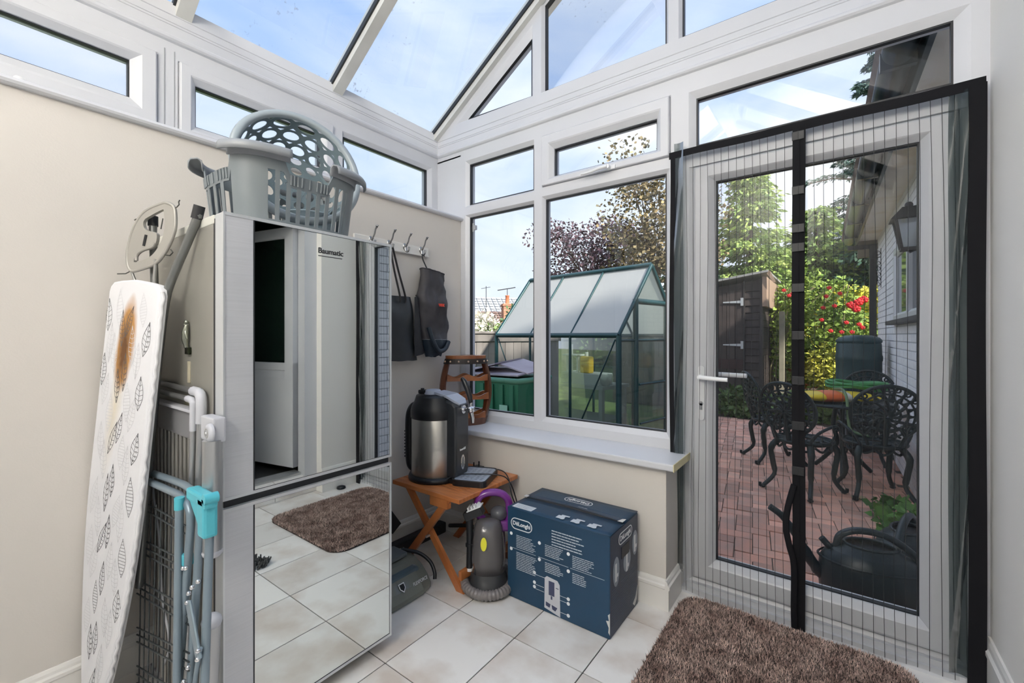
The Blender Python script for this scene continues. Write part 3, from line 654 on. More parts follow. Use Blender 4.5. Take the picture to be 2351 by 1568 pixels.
wm.tube(pw([(-1.905,.42,1.467),(-1.925,.41,1.458),(-1.955,.395,1.458)]),.002,6); wm.tube(pw([(-1.78,.472,1.515),(-1.745,.482,1.51),(-1.735,.487,1.52),(-1.748,.485,1.53)]),.002,6); wm.tube(pw([(-1.79,.47,1.60),(-1.784,.474,1.635)]),.0018,6)
wm.tube(pw([(-1.775,.468,1.40),(-1.75,.474,1.405)]),.0025,6)
stuff(obj('rest_wire',wm,WIRE,IB))
lg=obj('leg',MB().tube(bez([(-1.595,.513,1.63),(-1.600,.511,1.612),(-1.646,.499,1.54),(-1.704,.482,1.449),(-1.746,.473,1.38),(-1.765,.468,1.31),(-1.776,.464,1.24),(-1.80,.455,1.05),(-1.90,.44,.4)],48),[.0125]*24+[.0135]*24+[.0125]*8,10),LG,IB)
obj('foot_cap',MB().cyl((-1.591,.515,1.652),(-1.602,.510,1.612),.0155,14),BLACKM,lg)
lg=obj('leg',MB().tube(bez([(-1.872,.47,1.64),(-1.872,.47,1.58),(-1.875,.473,1.5),(-1.875,.473,1.30),(-1.92,.45,.9)],20),.0115,10),LG,IB)
obj('foot_cap',MB().cyl((-1.872,.47,1.655),(-1.872,.47,1.622),.0145,14),BLACKM,lg)
# --- heated airer (wide flat frame) folded against the fridge side ---
SIL=mat('silver_tube',(.50,.51,.52),.3,metal=.8); PG=mat('pale_grey_joint',(.55,.56,.60),.4); PANEL=mat('grey_panel',(.25,.25,.26),.4)
A=thing('folding_airer','folded silver airer with pale grey corner joints and vertical bars, nearest the fridge side','clothes airer',(-1.68,.497,0))
def tb(name,pts,r,m_,par,n=10,k=0): 
    return obj(name,MB().tube(bez(pts,k) if k else pts,r,n),m_,par)
t1=tb('loop_tube',[(-1.99,.503,1.083),(-1.60,.503,1.078)],.0095,LG,A); tb('corner_joint',[(-1.605,.503,1.078),(-1.56,.503,1.076),(-1.545,.503,1.066),(-1.540,.503,1.045),(-1.541,.503,.985)],.0145,PG,A,k=20)
tb('loop_tube',[(-1.541,.503,.99),(-1.555,.503,.80),(-1.60,.503,.03)],.0115,SIL,A)
tb('loop_tube',[(-1.99,.493,1.056),(-1.615,.493,1.054)],.0085,LG,A); tb('corner_joint',[(-1.62,.493,1.054),(-1.585,.493,1.052),(-1.575,.493,1.046),(-1.571,.493,1.035),(-1.573,.493,.96)],.0105,PG,A,k=20)
tb('loop_tube',[(-1.573,.493,.97),(-1.585,.493,.80),(-1.63,.493,.03)],.0085,SIL,A)
obj('end_panel',MB().bbox(-2.02,-1.595,.500,.516,.925,1.018,.003),PANEL,A)
obj('panel_lip',MB().bbox(-2.02,-1.59,.488,.518,1.012,1.022,.002).bbox(-1.99,-1.90,.480,.50,1.017,1.022,.001),PG,A)
for k in range(11):
    x=-1.985+.038*k; tb('bar',[(x,.505,.93),(x+.012*0,.505,.04)],.0062,mat('dull_bar',(.32,.31,.29),.35,metal=.6),A,8)
obj('lower_rail',MB().bbox(-2.02,-1.59,.498,.514,.02,.05,.003),PANEL,A)
o=obj('hinge_block',MB().bbox(-1.492,-1.398,.485,.517,.948,1.018,.005),PG,A)
m=MB(); Mk=Matrix.Translation((-1.408,.484,.978))@Matrix.Rotation(R(90),4,'X'); m.lathe([(0,.012),(.016,.012),(.024,.009),(.026,.003),(.026,0)],24,M=Mk); kn=obj('hinge_knob',m,PG,A)
m=MB(); m.lathe([(.010,.0125),(.012,.014),(.014,.0125)],20,M=Mk); m.lathe([(0,.016),(.004,.016),(.005,.013)],12,M=Mk); obj('knob_screw',m,GREYM,kn)
th=tb('leg',[(-1.418,.490,.955),(-1.418,.490,.640)],.0245,SIL,A,20); obj('end_cap',MB().sphere((-1.418,.490,.640),.0262,16,sz=.7),PG,th)
th=tb('leg',[(-1.425,.490,.435),(-1.455,.485,.03)],.0235,SIL,A,20); obj('end_cap',MB().sphere((-1.424,.490,.440),.0262,16,sz=.9),PG,th); obj('end_cap',MB().cyl((-1.455,.485,.045),(-1.457,.485,0),.0245,16),PG,th)
tb('spring_cable',[(-1.99,.497,.90),(-1.98,.497,.70),(-1.90,.497,.52),(-1.88,.497,.35),(-1.80,.497,.22),(-1.86,.497,.12)],.004,PG,A,8,24)
# --- wire-mesh airer with turquoise clips ---
B_=thing('wire_airer','folded blue-grey wire airer with turquoise plastic clips, between ironing board and fridge','clothes airer',(-1.62,.45,0))
BGM=mat('blue_grey_tube',(.25,.32,.37),.35,metal=.35); TQ=mat('turquoise_plastic',(.10,.52,.62),.35)
DW=mat('dark_grey_wire',(.09,.10,.105),.4,metal=.4)
tb('frame_tube',[(-1.96,.463,.778),(-1.60,.463,.806),(-1.50,.463,.806),(-1.45,.463,.795),(-1.428,.463,.755),(-1.434,.463,.66),(-1.50,.463,.25),(-1.53,.463,.01)],.0105,BGM,B_,10,48)
tb('frame_tube',[(-1.94,.448,.760),(-1.60,.448,.782),(-1.52,.448,.784),(-1.47,.448,.772),(-1.450,.448,.735),(-1.468,.448,.626),(-1.545,.448,.234),(-1.575,.448,.01)],.0105,BGM,B_,10,48)
tb('frame_tube',[(-1.345,.458,.72),(-1.362,.458,.525),(-1.40,.458,.01)],.0105,BGM,B_)
p_=tb('prop_tube',[(-1.485,.432,.775),(-1.503,.432,.30),(-1.51,.432,.01)],.0105,BGM,B_)
obj('end_plug',MB().cyl((-1.485,.432,.795),(-1.486,.432,.762),.0125,12),TQ,p_)
m=MB(); m.bbox(-1.455,-1.318,.437,.470,.795,.828,.008); m.bbox(-1.372,-1.326,.437,.472,.716,.822,.008); m.cyl((-1.325,.437,.822),(-1.325,.470,.822),.014,14)
m.prism([(-1.445,.80),(-1.375,.74),(-1.36,.80)],.442,.466,'y')
obj('hinge_clip',m,TQ,B_); obj('hinge_clip',MB().bbox(-1.49,-1.468,.436,.462,.60,.635,.005),TQ,B_)
for k,(z0,z1) in enumerate([(.690,.706),(.665,.682),(.553,.605),(.530,.583),(.508,.560),(.405,.475),(.380,.452),(.355,.430),(.235,.350),(.210,.325),(.185,.30),(.10,.22),(.07,.19),(.04,.16)]):
    tb('wire',[(-1.98,.452,z0-.012),(-1.475-.0*k,.452,z1)],.0026,DW,B_,6)
m=MB()
for k in range(9): m.tube([(-1.93+.05*k,.455,.70),(-1.97+.05*k,.455,.02)],.0022,6)
stuff(obj('cross_wires',m,DW,B_))
Lk=obj('folding_link',MB().bbox(-.018,.018,-.004,.004,-.075,.075,.004,M=Matrix.Translation((-1.402,.440,.452))@Matrix.Rotation(R(-32),4,'Y')),BGM,B_)
tb('folding_link',[(-1.358,.441,.42),(-1.380,.441,.36),(-1.420,.441,.25),(-1.45,.441,.10)],.006,BGM,B_,8)
m=MB()
for x,z in((-1.468,.60),(-1.447,.607),(-1.438,.515),(-1.362,.392),(-1.357,.417),(-1.345,.33),(-1.465,.285),(-1.455,.28),(-1.43,.34),(-1.425,.545),(-1.40,.57),(-1.357,.60)): obj('rivet',MB().sphere((x,.436,z),.0065,8),CHROME,B_)
# --- hook rail, bags ---
H=thing('hook_rail','white rail with four chrome double hooks on the left wall','hook rail',(-2.12,1.70,1.79))
obj('rail_board',MB().bbox(-2.12,-2.104,1.40,1.935,1.752,1.806,.004).bbox(-2.12,-2.098,1.40,1.935,1.748,1.756,.002),BASEW,H)
CD=mat('worn_chrome',(.42,.42,.42),.2,metal=1)
for y in(1.502,1.625,1.742,1.870):
    h=MB(); h.lathe([(0,.006),(.010,.006),(.014,.002),(.014,0)],12,sy=1,M=Matrix.Translation((-2.104,y,1.785))@Matrix.Rotation(R(90),4,'Y')@Matrix.Diagonal((1.6,1,1,1)))
    h.tube(bez([(-2.100,y,1.782),(-2.085,y,1.795),(-2.070,y,1.812),(-2.060,y,1.838),(-2.046,y,1.852)],20),[.007]*6+[.0045]*12+[.006]*3,8); h.sphere((-2.044,y,1.856),.0085,10,sz=.6)
    h.tube(bez([(-2.100,y,1.79),(-2.094,y,1.762),(-2.080,y,1.752),(-2.066,y,1.760),(-2.064,y,1.772)],16),[.007]*5+[.005]*12,8); h.sphere((-2.064,y,1.775),.0065,8)
    obj('hook',h,CD,H)
CLO=mat('black_cloth',(.035,.035,.038),.75,var=.25,vscale=9,bump=.15,bscale=30); SHINY=mat('black_synthetic',(.040,.044,.048),.38,var=.3,vscale=6,bump=.8,bscale=7)
SHN=mat('navy_mesh_cloth',(.018,.030,.045),.5)
# tote bag
T_=thing('tote_bag','limp black tote bag hanging from the rail beside the fridge','bag',(-2.06,1.66,1.48))
def sheet(nu,nv,fn): 
    m=MB(); vs=[fn(i/(nu-1),j/(nv-1)) for j in range(nv) for i in range(nu)]
    return m.add(vs,[(j*nu+i,j*nu+i+1,(j+1)*nu+i+1,(j+1)*nu+i) for j in range(nv-1) for i in range(nu-1)],True)
def bagshape(y0,y1,z0,z1,xc,thk,skew=0,bulge=.02,seed=0,pin=0):
    def fn(u,v):
        a=2*PI*u; yc=(y0+y1)/2+skew*v*(1 if True else 0); hy=(y1-y0)/2*(1-pin*math.sin(PI*min(1,v*1.0))*.3)
        x=xc+thk*(.25+.75*math.sin(PI*(.15+.8*v)))*(abs(math.sin(a))**.8)*(1 if math.sin(a)>0 else -1)
        y=yc-hy*math.cos(a); z=z1+(z0-z1)*v
        nn=noise.noise(Vector((y*9+seed,z*7,a*.3))); return (x+bulge*nn,y+.006*nn,z+.008*noise.noise(Vector((y*11,seed,3)))*(v))
    return sheet(33,22,fn)
o=obj('bag_body',bagshape(1.53,1.755,1.10,1.480,-2.065,.032,skew=.045,bulge=.022,seed=3),SHINY,T_,fix=False)
o=obj('bag_side',sheet(8,12,lambda u,v:(-2.03+.025*math.sin(PI*u)-.05*u,1.755+.05*u+.075*v*u,1.478-.36*v+.02*u+.01*math.sin(7*v))),CLO,T_,fix=False)
for dy in(0,.03): obj('strap',MB().tube(bez([(-2.066,1.625-dy*.6,1.755),(-2.052,1.655-dy,1.62),(-2.036,1.69-dy*1.3,1.48),(-2.036,1.692-dy*1.3,1.44)],16),.009,8,flat=.25),CLO,T_)
# drawstring-type tool bag
V=thing('accessory_bag','dark grey fabric accessory bag with small red logo, hanging by a black S-shaped hook','bag',(-2.04,1.93,1.40))
def vb(u,v):
    a=2*PI*u; z=1.652-.535*v; 
    yl=[1.835,1.825,1.795,1.80,1.815,1.835,1.87][int(min(5.99,v*6))]; yl2=[1.835,1.825,1.795,1.80,1.815,1.835,1.87][int(min(5.99,v*6))+1]; f=v*6-int(min(5.99,v*6)); yl=yl+(yl2-yl)*f
    rr=[2.015,2.02,2.03,2.045,2.045,2.03,1.995]; yr=rr[int(min(5.99,v*6))]+(rr[int(min(5.99,v*6))+1]-rr[int(min(5.99,v*6))])*f
    yc=(yl+yr)/2; hy=(yr-yl)/2; th_=.045+.02*math.sin(PI*v); 
    if v>.9: th_*=1-(v-.9)*6
    n1=noise.noise(Vector((math.cos(a)*1.4+2,v*4.0,math.sin(a)*1.4))); n2=noise.noise(Vector((math.cos(a)*3,v*9,5)))
    x=-2.058+th_*math.sin(a)*(1+.5*n1)+.016*n2; return (max(-2.115,x),yc-hy*math.cos(a)*(1+.03*n2),z+(.012*math.cos(a) if v<.1 else 0)+.01*n1*v)
BGC=mat('charcoal_fabric',(.060,.056,.062),.55,var=.25,vscale=8,bump=.9,bscale=9)
obj('bag_body',sheet(41,28,vb),BGC,V,fix=False)
m=sheet(41,6,lambda u,v:(lambda p:(p[0]+(.003 if p[0]>-2.058 else -.0),p[1],p[2]))(vb(u,.80+.2*v))); obj('lower_panel',m,SHN,V,fix=False)
obj('top_hem',MB().tube([vb(i/40,.0) for i in range(40)],.004,6,closed=True),BGC,V)
obj('piping',MB().tube([(lambda p:(p[0]+.004*math.sin(2*PI*i/40),p[1],p[2]))(vb(i/40,.80)) for i in range(40)],.0016,5,closed=True),mat('light_piping',(.35,.36,.38),.6),V)
obj('hose_loop',MB().tube(bez([(-2.00,1.84,1.30),(-1.985,1.86,1.22),(-1.985,1.91,1.155),(-1.99,1.97,1.165),(-2.0,2.01,1.21)],24),.014,10),SHN,V)
obj('inner_fold',MB().sphere((-2.05,1.96,1.635),.028,12,sz=.6),BGC,V)
MV=Matrix(((0,-.0,1,-1.975),(1,0,0,1.925),(0,1,0,1.440),(0,0,0,1)))
text('logo','vax',.034,mat('red_print',(.75,.08,.05),.5),V,MV,offset=.001,ext=.003)
tag(obj('s_hook',MB().tube(bez([(-2.068,1.868,1.742),(-2.072,1.855,1.752),(-2.062,1.845,1.742),(-2.058,1.848,1.715),(-2.05,1.862,1.68),(-2.046,1.872,1.655),(-2.052,1.862,1.645),(-2.062,1.855,1.655)],32),.0042,8),BLACKM,None,loc=(-2.06,1.855,1.69)),'black wire S-hook holding the accessory bag on the last hook','hook')
# --- barrel wine rack on the window board ---
WD=mat('stained_wood',(.20,.065,.025),.35,col2=(.07,.022,.010),vscale=5,stretch=(1,1,.25),coat=.3); WD2=mat('shelf_wood',(.36,.13,.045),.4,col2=(.20,.06,.02),vscale=8,coat=.3)
BR_=thing('wine_rack','barrel-shaped brown wooden wine rack standing on the window board','wine rack',(-1.955,2.115,.675))
Mw=Matrix.Translation((-1.950,2.118,.675))@Matrix.Rotation(R(-36),4,'Z')   # local +x = open front
def bar_w(z): t=z/.44; return .128+.045*math.sin(PI*t)
def bar_d(z): t=z/.44; return .070+.022*math.sin(PI*t)
for sgn in(1,-1):
    for q0,q1 in((58,78),(79.5,100.5),(102,122)):
        m=MB(); vs=[]; nz_=12
        for i in range(nz_+1):
            z=.0+.44*i/nz_
            for a,o in((q0,0),(q1,0),(q1,-.012),(q0,-.012)):
                vs.append((math.cos(R(a))*(bar_d(z)+o),sgn*math.sin(R(a))*(bar_w(z)+o),z))
        fs=[(i*4+j,i*4+(j+1)%4,(i+1)*4+(j+1)%4,(i+1)*4+j) for i in range(nz_) for j in range(4)]+[(0,1,2,3),(nz_*4+3,nz_*4+2,nz_*4+1,nz_*4)]
        m.add(vs,fs,False,Mw); obj('stave',m,WD,BR_)
def edisc(m,z0,z1,f=1.0,n=32): 
    pts=[(math.cos(2*PI*i/n)*bar_d((z0+z1)/2)*f,math.sin(2*PI*i/n)*bar_w((z0+z1)/2)*f) for i in range(n)]; m.prism(pts,z0,z1,'z',Mw)
m=MB(); edisc(m,.425,.445,1.03); obj('top_board',m,WD2,BR_); m=MB(); edisc(m,.0,.02,.98); obj('bottom_board',m,WD,BR_)
def hoop(z0,z1,m_,nm):
    m=MB(); n=40; vs=[]
    for i in range(n):
        a=2*PI*i/n
        for z,o in((z0,.004),(z1,.004),(z1,0),(z0,0)): vs.append((math.cos(a)*(bar_d(z)+o),math.sin(a)*(bar_w(z)+o),z))
    m.add(vs,[(i*4+j,i*4+(j+1)%4,((i+1)%n)*4+(j+1)%4,((i+1)%n)*4+j) for i in range(n) for j in range(4)],False,Mw); return obj(nm,m,m_,BR_)
hp=hoop(.392,.425,mat('dark_hoop',(.035,.028,.025),.4,metal=.4),'hoop'); hp2=hoop(.0,.045,mat('copper_hoop',(.20,.10,.07),.35,metal=.6),'hoop')
for a in range(-75,80,25):
    z=.408; m=MB(); p=(math.cos(R(a))*(bar_d(z)+.005),math.sin(R(a))*(bar_w(z)+.005),z); m.sphere(tuple(Mw@Vector(p)),.0065,8); obj('stud',m,mat('brass_stud',(.75,.55,.38),.3,metal=.8),hp)
for z,dk in((.305,0),(.185,0),(.065,0)):
    for xs_ in(1,-1):
        hw_=bar_w(z)*.80; m=MB(); topl=[(-hw_+2*hw_*i/32,z+.018-.017*max(0,math.sin(2*PI*((i/32)*2-.25+.25)))) for i in range(33)]
        topl=[(-hw_+2*hw_*i/32, z+.020-.022*(.5-.5*math.cos(2*PI*2*i/32))) for i in range(33)]
        poly=[(-hw_,z-.022),(hw_,z-.022)]+[(a,b) for a,b in topl[::-1]]
        m.prism(poly,xs_*bar_d(z)*.62-.006,xs_*bar_d(z)*.62+.006,'x',Mw); obj('scalloped_shelf',m,WD2,BR_)
# --- folding wooden table ---
OR=mat('orange_wood',(.60,.22,.07),.4,col2=(.42,.135,.04),vscale=7,stretch=(1,8,1),coat=.2); ORV=mat('orange_wood_leg',(.52,.18,.055),.4,col2=(.36,.11,.035),vscale=7,stretch=(1,1,.3),coat=.2)
TB=thing('folding_table','small orange-brown slatted folding wooden table','table',(-1.70,1.77,0))
x0,x1,y0,y1,zt=-1.945,-1.450,1.528,2.005,.465
obj('end_board',MB().bbox(x0,x1,y0,y0+.075,zt-.022,zt,.003),OR,TB); obj('end_board',MB().bbox(x0,x1,y1-.075,y1,zt-.022,zt,.003),OR,TB)
obj('side_board',MB().bbox(x0,x0+.065,y0+.075,y1-.075,zt-.022,zt,.003),OR,TB); obj('side_board',MB().bbox(x1-.065,x1,y0+.075,y1-.075,zt-.022,zt,.003),OR,TB)
ns=13; w0=(y1-y0-.15)/ns
for k in range(ns): obj('slat',MB().bbox(x0+.065,x1-.065,y0+.075+k*w0+.003,y0+.075+(k+1)*w0-.003,zt-.016,zt-.001,.0015),OR,TB)
obj('under_rail',MB().bbox(x0+.03,x1-.03,y0+.02,y0+.042,zt-.024-.0,zt-.0215,.001),ORV,TB)
def legx(xa,xb,y,ztop):
    m=MB(); dx=xb-xa; L_=math.hypot(dx,ztop); ux,uz=dx/L_,-ztop/L_; px,pz=-uz*.021,ux*.021
    a=[(xa-px,ztop-pz),(xa+px,ztop+pz),(xb+px,max(0,0+pz)),(xb-px,0 if pz>=0 else -pz)]
    a=[(xa-.022,ztop),(xa+.022,ztop),(xb+.024,0.0),(xb-.024,0.0)]
    m.prism(a,y-.009,y+.009,'y'); return obj('leg',m,ORV,TB)
for yy,o in((1.558,.010),(1.975,-.010)):
    legx(-1.865,-1.475,yy+o,.443); legx(-1.540,-1.905,yy-o,.443)
    obj('pivot_bolt',MB().cyl((-1.688,yy-o-.012,.222),(-1.688,yy-o+.012,.222),.006,10),GREYM,TB)
obj('rail_block',MB().bbox(-1.66,-1.535,1.533,1.562,.395,.443,.004),OR,TB); obj('rail_block',MB().bbox(-1.66,-1.535,1.97,2.0,.395,.443,.004),ORV,TB)
obj('cross_rail',MB().bbox(-1.495,-1.475,1.57,1.965,.05,.095,.003),ORV,TB); obj('cross_rail',MB().bbox(-1.60,-1.58,1.57,1.965,.40,.44,.003),ORV,TB)
# --- beer dispenser ---
SSm=mat('brushed_steel',(.52,.51,.48),.3,metal=.9,var=.1,vscale=3,stretch=(1,1,.1))
DP=thing('drink_dispenser','stainless and black countertop drink dispenser with chrome tap on the wooden table','drink dispenser',(-1.80,1.71,.465))
Md=Matrix.Translation((-1.800,1.712,.466))@Matrix.Rotation(R(12),4,'Z'); Md_=Md
# local +x = tap side
m=MB(); m.lathe([(0,.0),(.150,.0),(.152,.012),(.146,.026),(0,.028)],40,M=Md); m.bbox(.0,.17,-.075,.075,0,.024,.006,M=Md); obj('base',m,BLACK,DP)
m=MB(); m.lathe([(.132,.026),(.134,.03),(.134,.335),(.132,.338)],48,M=Md); obj('steel_drum',m,SSm,DP)
m=MB(); m.lathe([(.136,.332),(.139,.336),(.139,.375),(.134,.395),(.118,.425),(.112,.445),(.108,.455),(0,.460)],48,M=Md); obj('lid',m,BLACK,DP)
LB=mat('pale_blue_grey_lid',(.42,.46,.55),.3)
m=MB(); m.add([(.02,-.05,.464),(.02,.05,.464),(.10,.060,.450),(.150,.055,.425),(.168,.03,.408),(.168,-.03,.408),(.150,-.055,.425),(.10,-.060,.450)],[(0,1,2,7),(2,3,6,7),(3,4,5,6)],False,Md); 
lp_=obj('control_panel',m,LB,DP,fix=False); sm_=lp_.modifiers.new('s','SOLIDIFY'); sm_.thickness=.012; sm_.offset=-1
m=MB(); m.tube([tuple(Md@Vector((.125+.022*math.cos(a),.028*math.sin(a),.441-.022*math.cos(a)*.75))) for a in [q*PI/8 for q in range(16)]],.0025,6,closed=True); obj('button_outline',m,BLACK,lp_)
m=MB(); m.lathe([(0,.482),(.035,.482),(.042,.478),(.043,.466),(.048,.462),(.048,.456)],24,M=Md@Matrix.Translation((-.02,.0,0))); obj('lid_knob',m,LB,DP)
m=MB(); m.bbox(-.11,-.05,-.02,.02,.455,.478,.008,M=Md); m.cyl(Md@Vector((-.085,-.01,.475)),Md@Vector((-.085,-.01,.487)),.010,12); obj('lid_catch',m,BLACK,DP)
m=MB(); m.prism([(.09,.024),(.165,.024),(.172,.06),(.172,.35),(.168,.405),(.15,.425),(.10,.44)],-.068,.068,'y',Md); o=obj('tap_column',m,mat('satin_black',(.03,.033,.037),.35),DP,bevel=.012)
m=MB(); vs=[]
hb_=bez([(-.125,0,.03),(-.165,0,.06),(-.172,0,.20),(-.170,0,.32),(-.150,0,.37),(-.125,0,.385)],30)
m.tube([Md@Vector(p) for p in hb_],.030,12,flat=1.3); hd=obj('rear_housing',m,BLACK,DP)
m=MB()
for k in range(9): m.box(-.203,-.196,-.022,.022,.09+.018*k,.097+.018*k,Md)
stuff(obj('vent_slot',m,mat('vent_grey',(.05,.05,.05),.6),hd))
m=MB(); P=lambda x,y,z:Md@Vector((x,y,z))
m.cyl(P(.170,0,.385),P(.180,0,.385),.023,20); m.cyl(P(.178,0,.385),P(.215,0,.385),.011,14); m.sphere(P(.222,0,.385),.021,16); m.cyl(P(.222,0,.402),P(.222,0,.425),.010,12); m.tube([P(.225,0,.372),P(.232,0,.345),P(.234,0,.315)],[.012,.010,.007],12); m.cyl(P(.222,-.03,.392),P(.222,.03,.392),.008,10)
tp=obj('tap',m,CHROME,DP)
m=MB(); m.tube([P(.222,0,.420),P(.216,0,.455),P(.200,0,.50),P(.182,0,.535),P(.172,0,.548)],[.010,.0145,.0165,.0155,.011],12); m.sphere(P(.172,0,.546),.0125,10); obj('tap_handle',m,BLACK,tp)
Mt_=Md@Matrix(((0,0,1,.1725),(1,0,0,0),(0,1,0,.170),(0,0,0,1)))
text('side_print','beerchill',.017,INK,DP,Mt_,ext=.0006,offset=.0004,xs=1.0)
m=MB(); m.prism([(math.cos(q*PI/10)*.019,.10+.040*math.sin(q*PI/10)) for q in range(20)],.1715,.1735,'x',Md); dr=obj('level_window',m,CHROME,DP); m=MB(); m.prism([(math.cos(q*PI/10)*.012,.10+.030*math.sin(q*PI/10)) for q in range(20)],.1735,.1745,'x',Md); obj('window_badge',m,mat('badge_grey',(.2,.2,.2),.3),dr)
# drip tray
DT=thing('drip_tray','black drip tray with pale perforated grille on the wooden table','tray',(-1.585,1.80,.465))
Mq=Matrix.Translation((-1.585,1.800,.465))@Matrix.Rotation(R(22),4,'Z')
m=MB(); ro=rrect(-.095,.095,-.125,.125,.03); ri=rrect(-.085,.085,-.115,.115,.022)
m.ring(ro,ri,[(0,0),(0,.030),(.3,.034),(1,.030),(1,.008)],lambda a,b,d:tuple(Mq@Vector((a,b,d)))); m.prism(ri,0,.010,'z',Mq); obj('tray',m,BLACK,DT,fix=True)
m=MB(); GRL=mat('grille_blue_grey',(.42,.47,.56),.35,metal=.2)
m.ring(rrect(-.084,.084,-.114,.114,.022),rrect(-.074,.074,-.103,.103,.016),[(0,.026),(0,.031),(1,.031),(1,.026)],lambda a,b,d:tuple(Mq@Vector((a,b,d))))
for k in range(9): m.box(-.075,.075,-.100+k*.0235-.0,-.100+k*.0235+.013,.026,.030,Mq)
for k in range(6): m.box(-.072+k*.0275,-.060+k*.0275,-.103,.103,.0265,.0305,Mq)
stuff(obj('grille',m,GRL,DT))
# plug and cable
m=MB(); m.bbox(-1.712,-1.652,1.90,1.955,.466,.490,.006); m.bbox(-1.706,-1.700,1.915,1.921,.49,.512,.001); m.bbox(-1.668,-1.662,1.915,1.921,.49,.512,.001); m.bbox(-1.687,-1.679,1.938,1.943,.49,.516,.001)
pl=thing('mains_cable','black mains plug and cable lying over the drip tray, hanging off the table','cable',(-1.68,1.92,.466)); obj('plug',m,BLACK,pl)
obj('cord',MB().tube(bez([(-1.652,1.925,.478),(-1.58,1.945,.488),(-1.50,1.935,.492),(-1.435,1.90,.470),(-1.40,1.88,.40),(-1.385,1.90,.34),(-1.37,1.93,.30)],48),.0032,7),BLACK,pl)
obj('cord',MB().tube(bez([(-1.86,1.585,.470),(-1.78,1.575,.471),(-1.68,1.63,.474),(-1.64,1.70,.505),(-1.55,1.80,.502),(-1.46,1.86,.496),(-1.432,1.90,.46),(-1.415,1.93,.38),(-1.40,1.95,.28)],60),.0032,7),BLACK,pl)
# --- spot cleaner (purple handle) ---
SCn=thing('spot_cleaner','small spot cleaner with purple handle, smoky tank and coiled hose, by the blue box','spot cleaner',(-1.40,1.68,0))
PUR=mat('purple_plastic',(.17,.025,.24),.22,coat=.4); SMK=mat('smoky_tank',(.16,.15,.15),.12,trans=.35,ior=1.35,coat=.5); DKG=mat('dark_grey_plastic',(.04,.042,.045),.4)
Ms=Matrix.Translation((-1.405,1.690,0))@Matrix.Rotation(R(-50),4,'Z')   # local +x faces the camera
def loft(secs,M,n=28,pw_=2.6):   # secs: (z, hx, hy, cx)
    m=MB(); vs=[]
    for z,hx,hy,cx,*cy in secs:
        for i in range(n):
            a=2*PI*i/n; sx,sy=sup(a,pw_); vs.append((cx+sx*hx,(cy[0] if cy else 0)+sy*hy,z))
    fs=[(j*n+i,j*n+(i+1)%n,(j+1)*n+(i+1)%n,(j+1)*n+i) for j in range(len(secs)-1) for i in range(n)]
    fs+=[tuple(range(n))[::-1],tuple(range((len(secs)-1)*n,len(secs)*n))]
    return m.add(vs,fs,True,M)
obj('base',loft([(.0,.125,.095,0),(.03,.128,.098,0),(.06,.10,.086,0),(.09,.095,.083,0),(.10,.090,.080,0)],Ms),DKG,SCn)
tk=obj('clear_tank',loft([(.095,.090,.084,.005),(.16,.088,.083,.003),(.24,.080,.078,-.004),(.29,.072,.072,-.012),(.325,.058,.060,-.022),(.333,.04,.042,-.028)],Ms),SMK,SCn)
o=obj('rear_shell',loft([(.09,.055,.07,-.065,.02),(.20,.06,.07,-.068,.02),(.30,.05,.06,-.065,.02),(.315,.03,.04,-.06,.02)],Ms),mat('purple_dark',(.10,.03,.14),.25,coat=.3),SCn)
m=MB(); hp_=[(-.03,.0,.30),(-.032,-.045,.34),(-.034,-.055,.40),(-.036,-.035,.438),(-.038,.02,.452),(-.04,.075,.440),(-.04,.105,.40),(-.04,.105,.34),(-.04,.10,.30)]
m.tube([Ms@Vector(p) for p in bez(hp_,40)],.019,12,flat=1.3); obj('carry_handle',m,PUR,SCn)
m=MB(); m.bbox(-.075,-.01,.02,.115,.26,.315,.012,M=Ms); obj('handle_base',m,PUR,SCn)
m=MB(); m.sphere(Ms@Vector((-.04,.055,.345)),.045,18,sz=.8); obj('clean_water_bottle',m,glassmat('clear_plastic',(.7,.72,.74),2,rough=.1,haze=.45,hazecol=(.3,.31,.33)),SCn)
m=MB(); m.prism([(.015*math.cos(q*PI/9)+0,.032*math.sin(q*PI/9)+0) for q in range(18)],0,.0016,'z',Ms@Matrix.Translation((.083,-.022,.245))@Matrix.Rotation(R(-8),4,'Z')@Matrix.Rotation(R(86),4,'Y')@Matrix.Rotation(R(90),4,'Z'))
obj('yellow_sticker',m,mat('yellow_sticker',(.80,.75,.05),.4),tk)
m=MB(); pts=[]
for i in range(150):
    a=R(-150+300*i/149); pts.append(Ms@Vector((.138*math.cos(a),.118*math.sin(a),.030)))
rr=[.020 if (i//2)%2 else .0235 for i in range(150)]
m.tube(pts,rr,12); obj('coiled_hose',m,mat('grey_hose',(.20,.18,.175),.3),SCn)
m=MB(); m.tube([(-1.475,1.63,.095),(-1.478,1.635,.20),(-1.485,1.64,.34)],[.018,.016,.019],14); m.cyl((-1.4765,1.632,.20),(-1.4765,1.632,.212),.021,14); tool=obj('hand_tool',m,BLACK,SCn)
m=MB(); m.bbox(-.025,.075,-.026,.026,-.02,.022,.006,M=Matrix.Translation((-1.483,1.64,.352))@Matrix.Rotation(R(25),4,'Z')@Matrix.Rotation(R(-25),4,'Y')); hd=obj('tool_head',m,BLACK,tool)
m=MB(); Mh=Matrix.Translation((-1.483,1.64,.352))@Matrix.Rotation(R(25),4,'Z')@Matrix.Rotation(R(-25),4,'Y')
for i in range(4):
    for j in range(4): m.cyl(Mh@Vector((.010+i*.018,-.020+j*.013,.02)),Mh@Vector((.012+i*.018,-.020+j*.013,.040)),.0045,6)
m.bbox(-.0,.08,-.028,.028,.020,.026,.002,M=Mh); stuff(obj('brush_head',m,WHITE,hd))
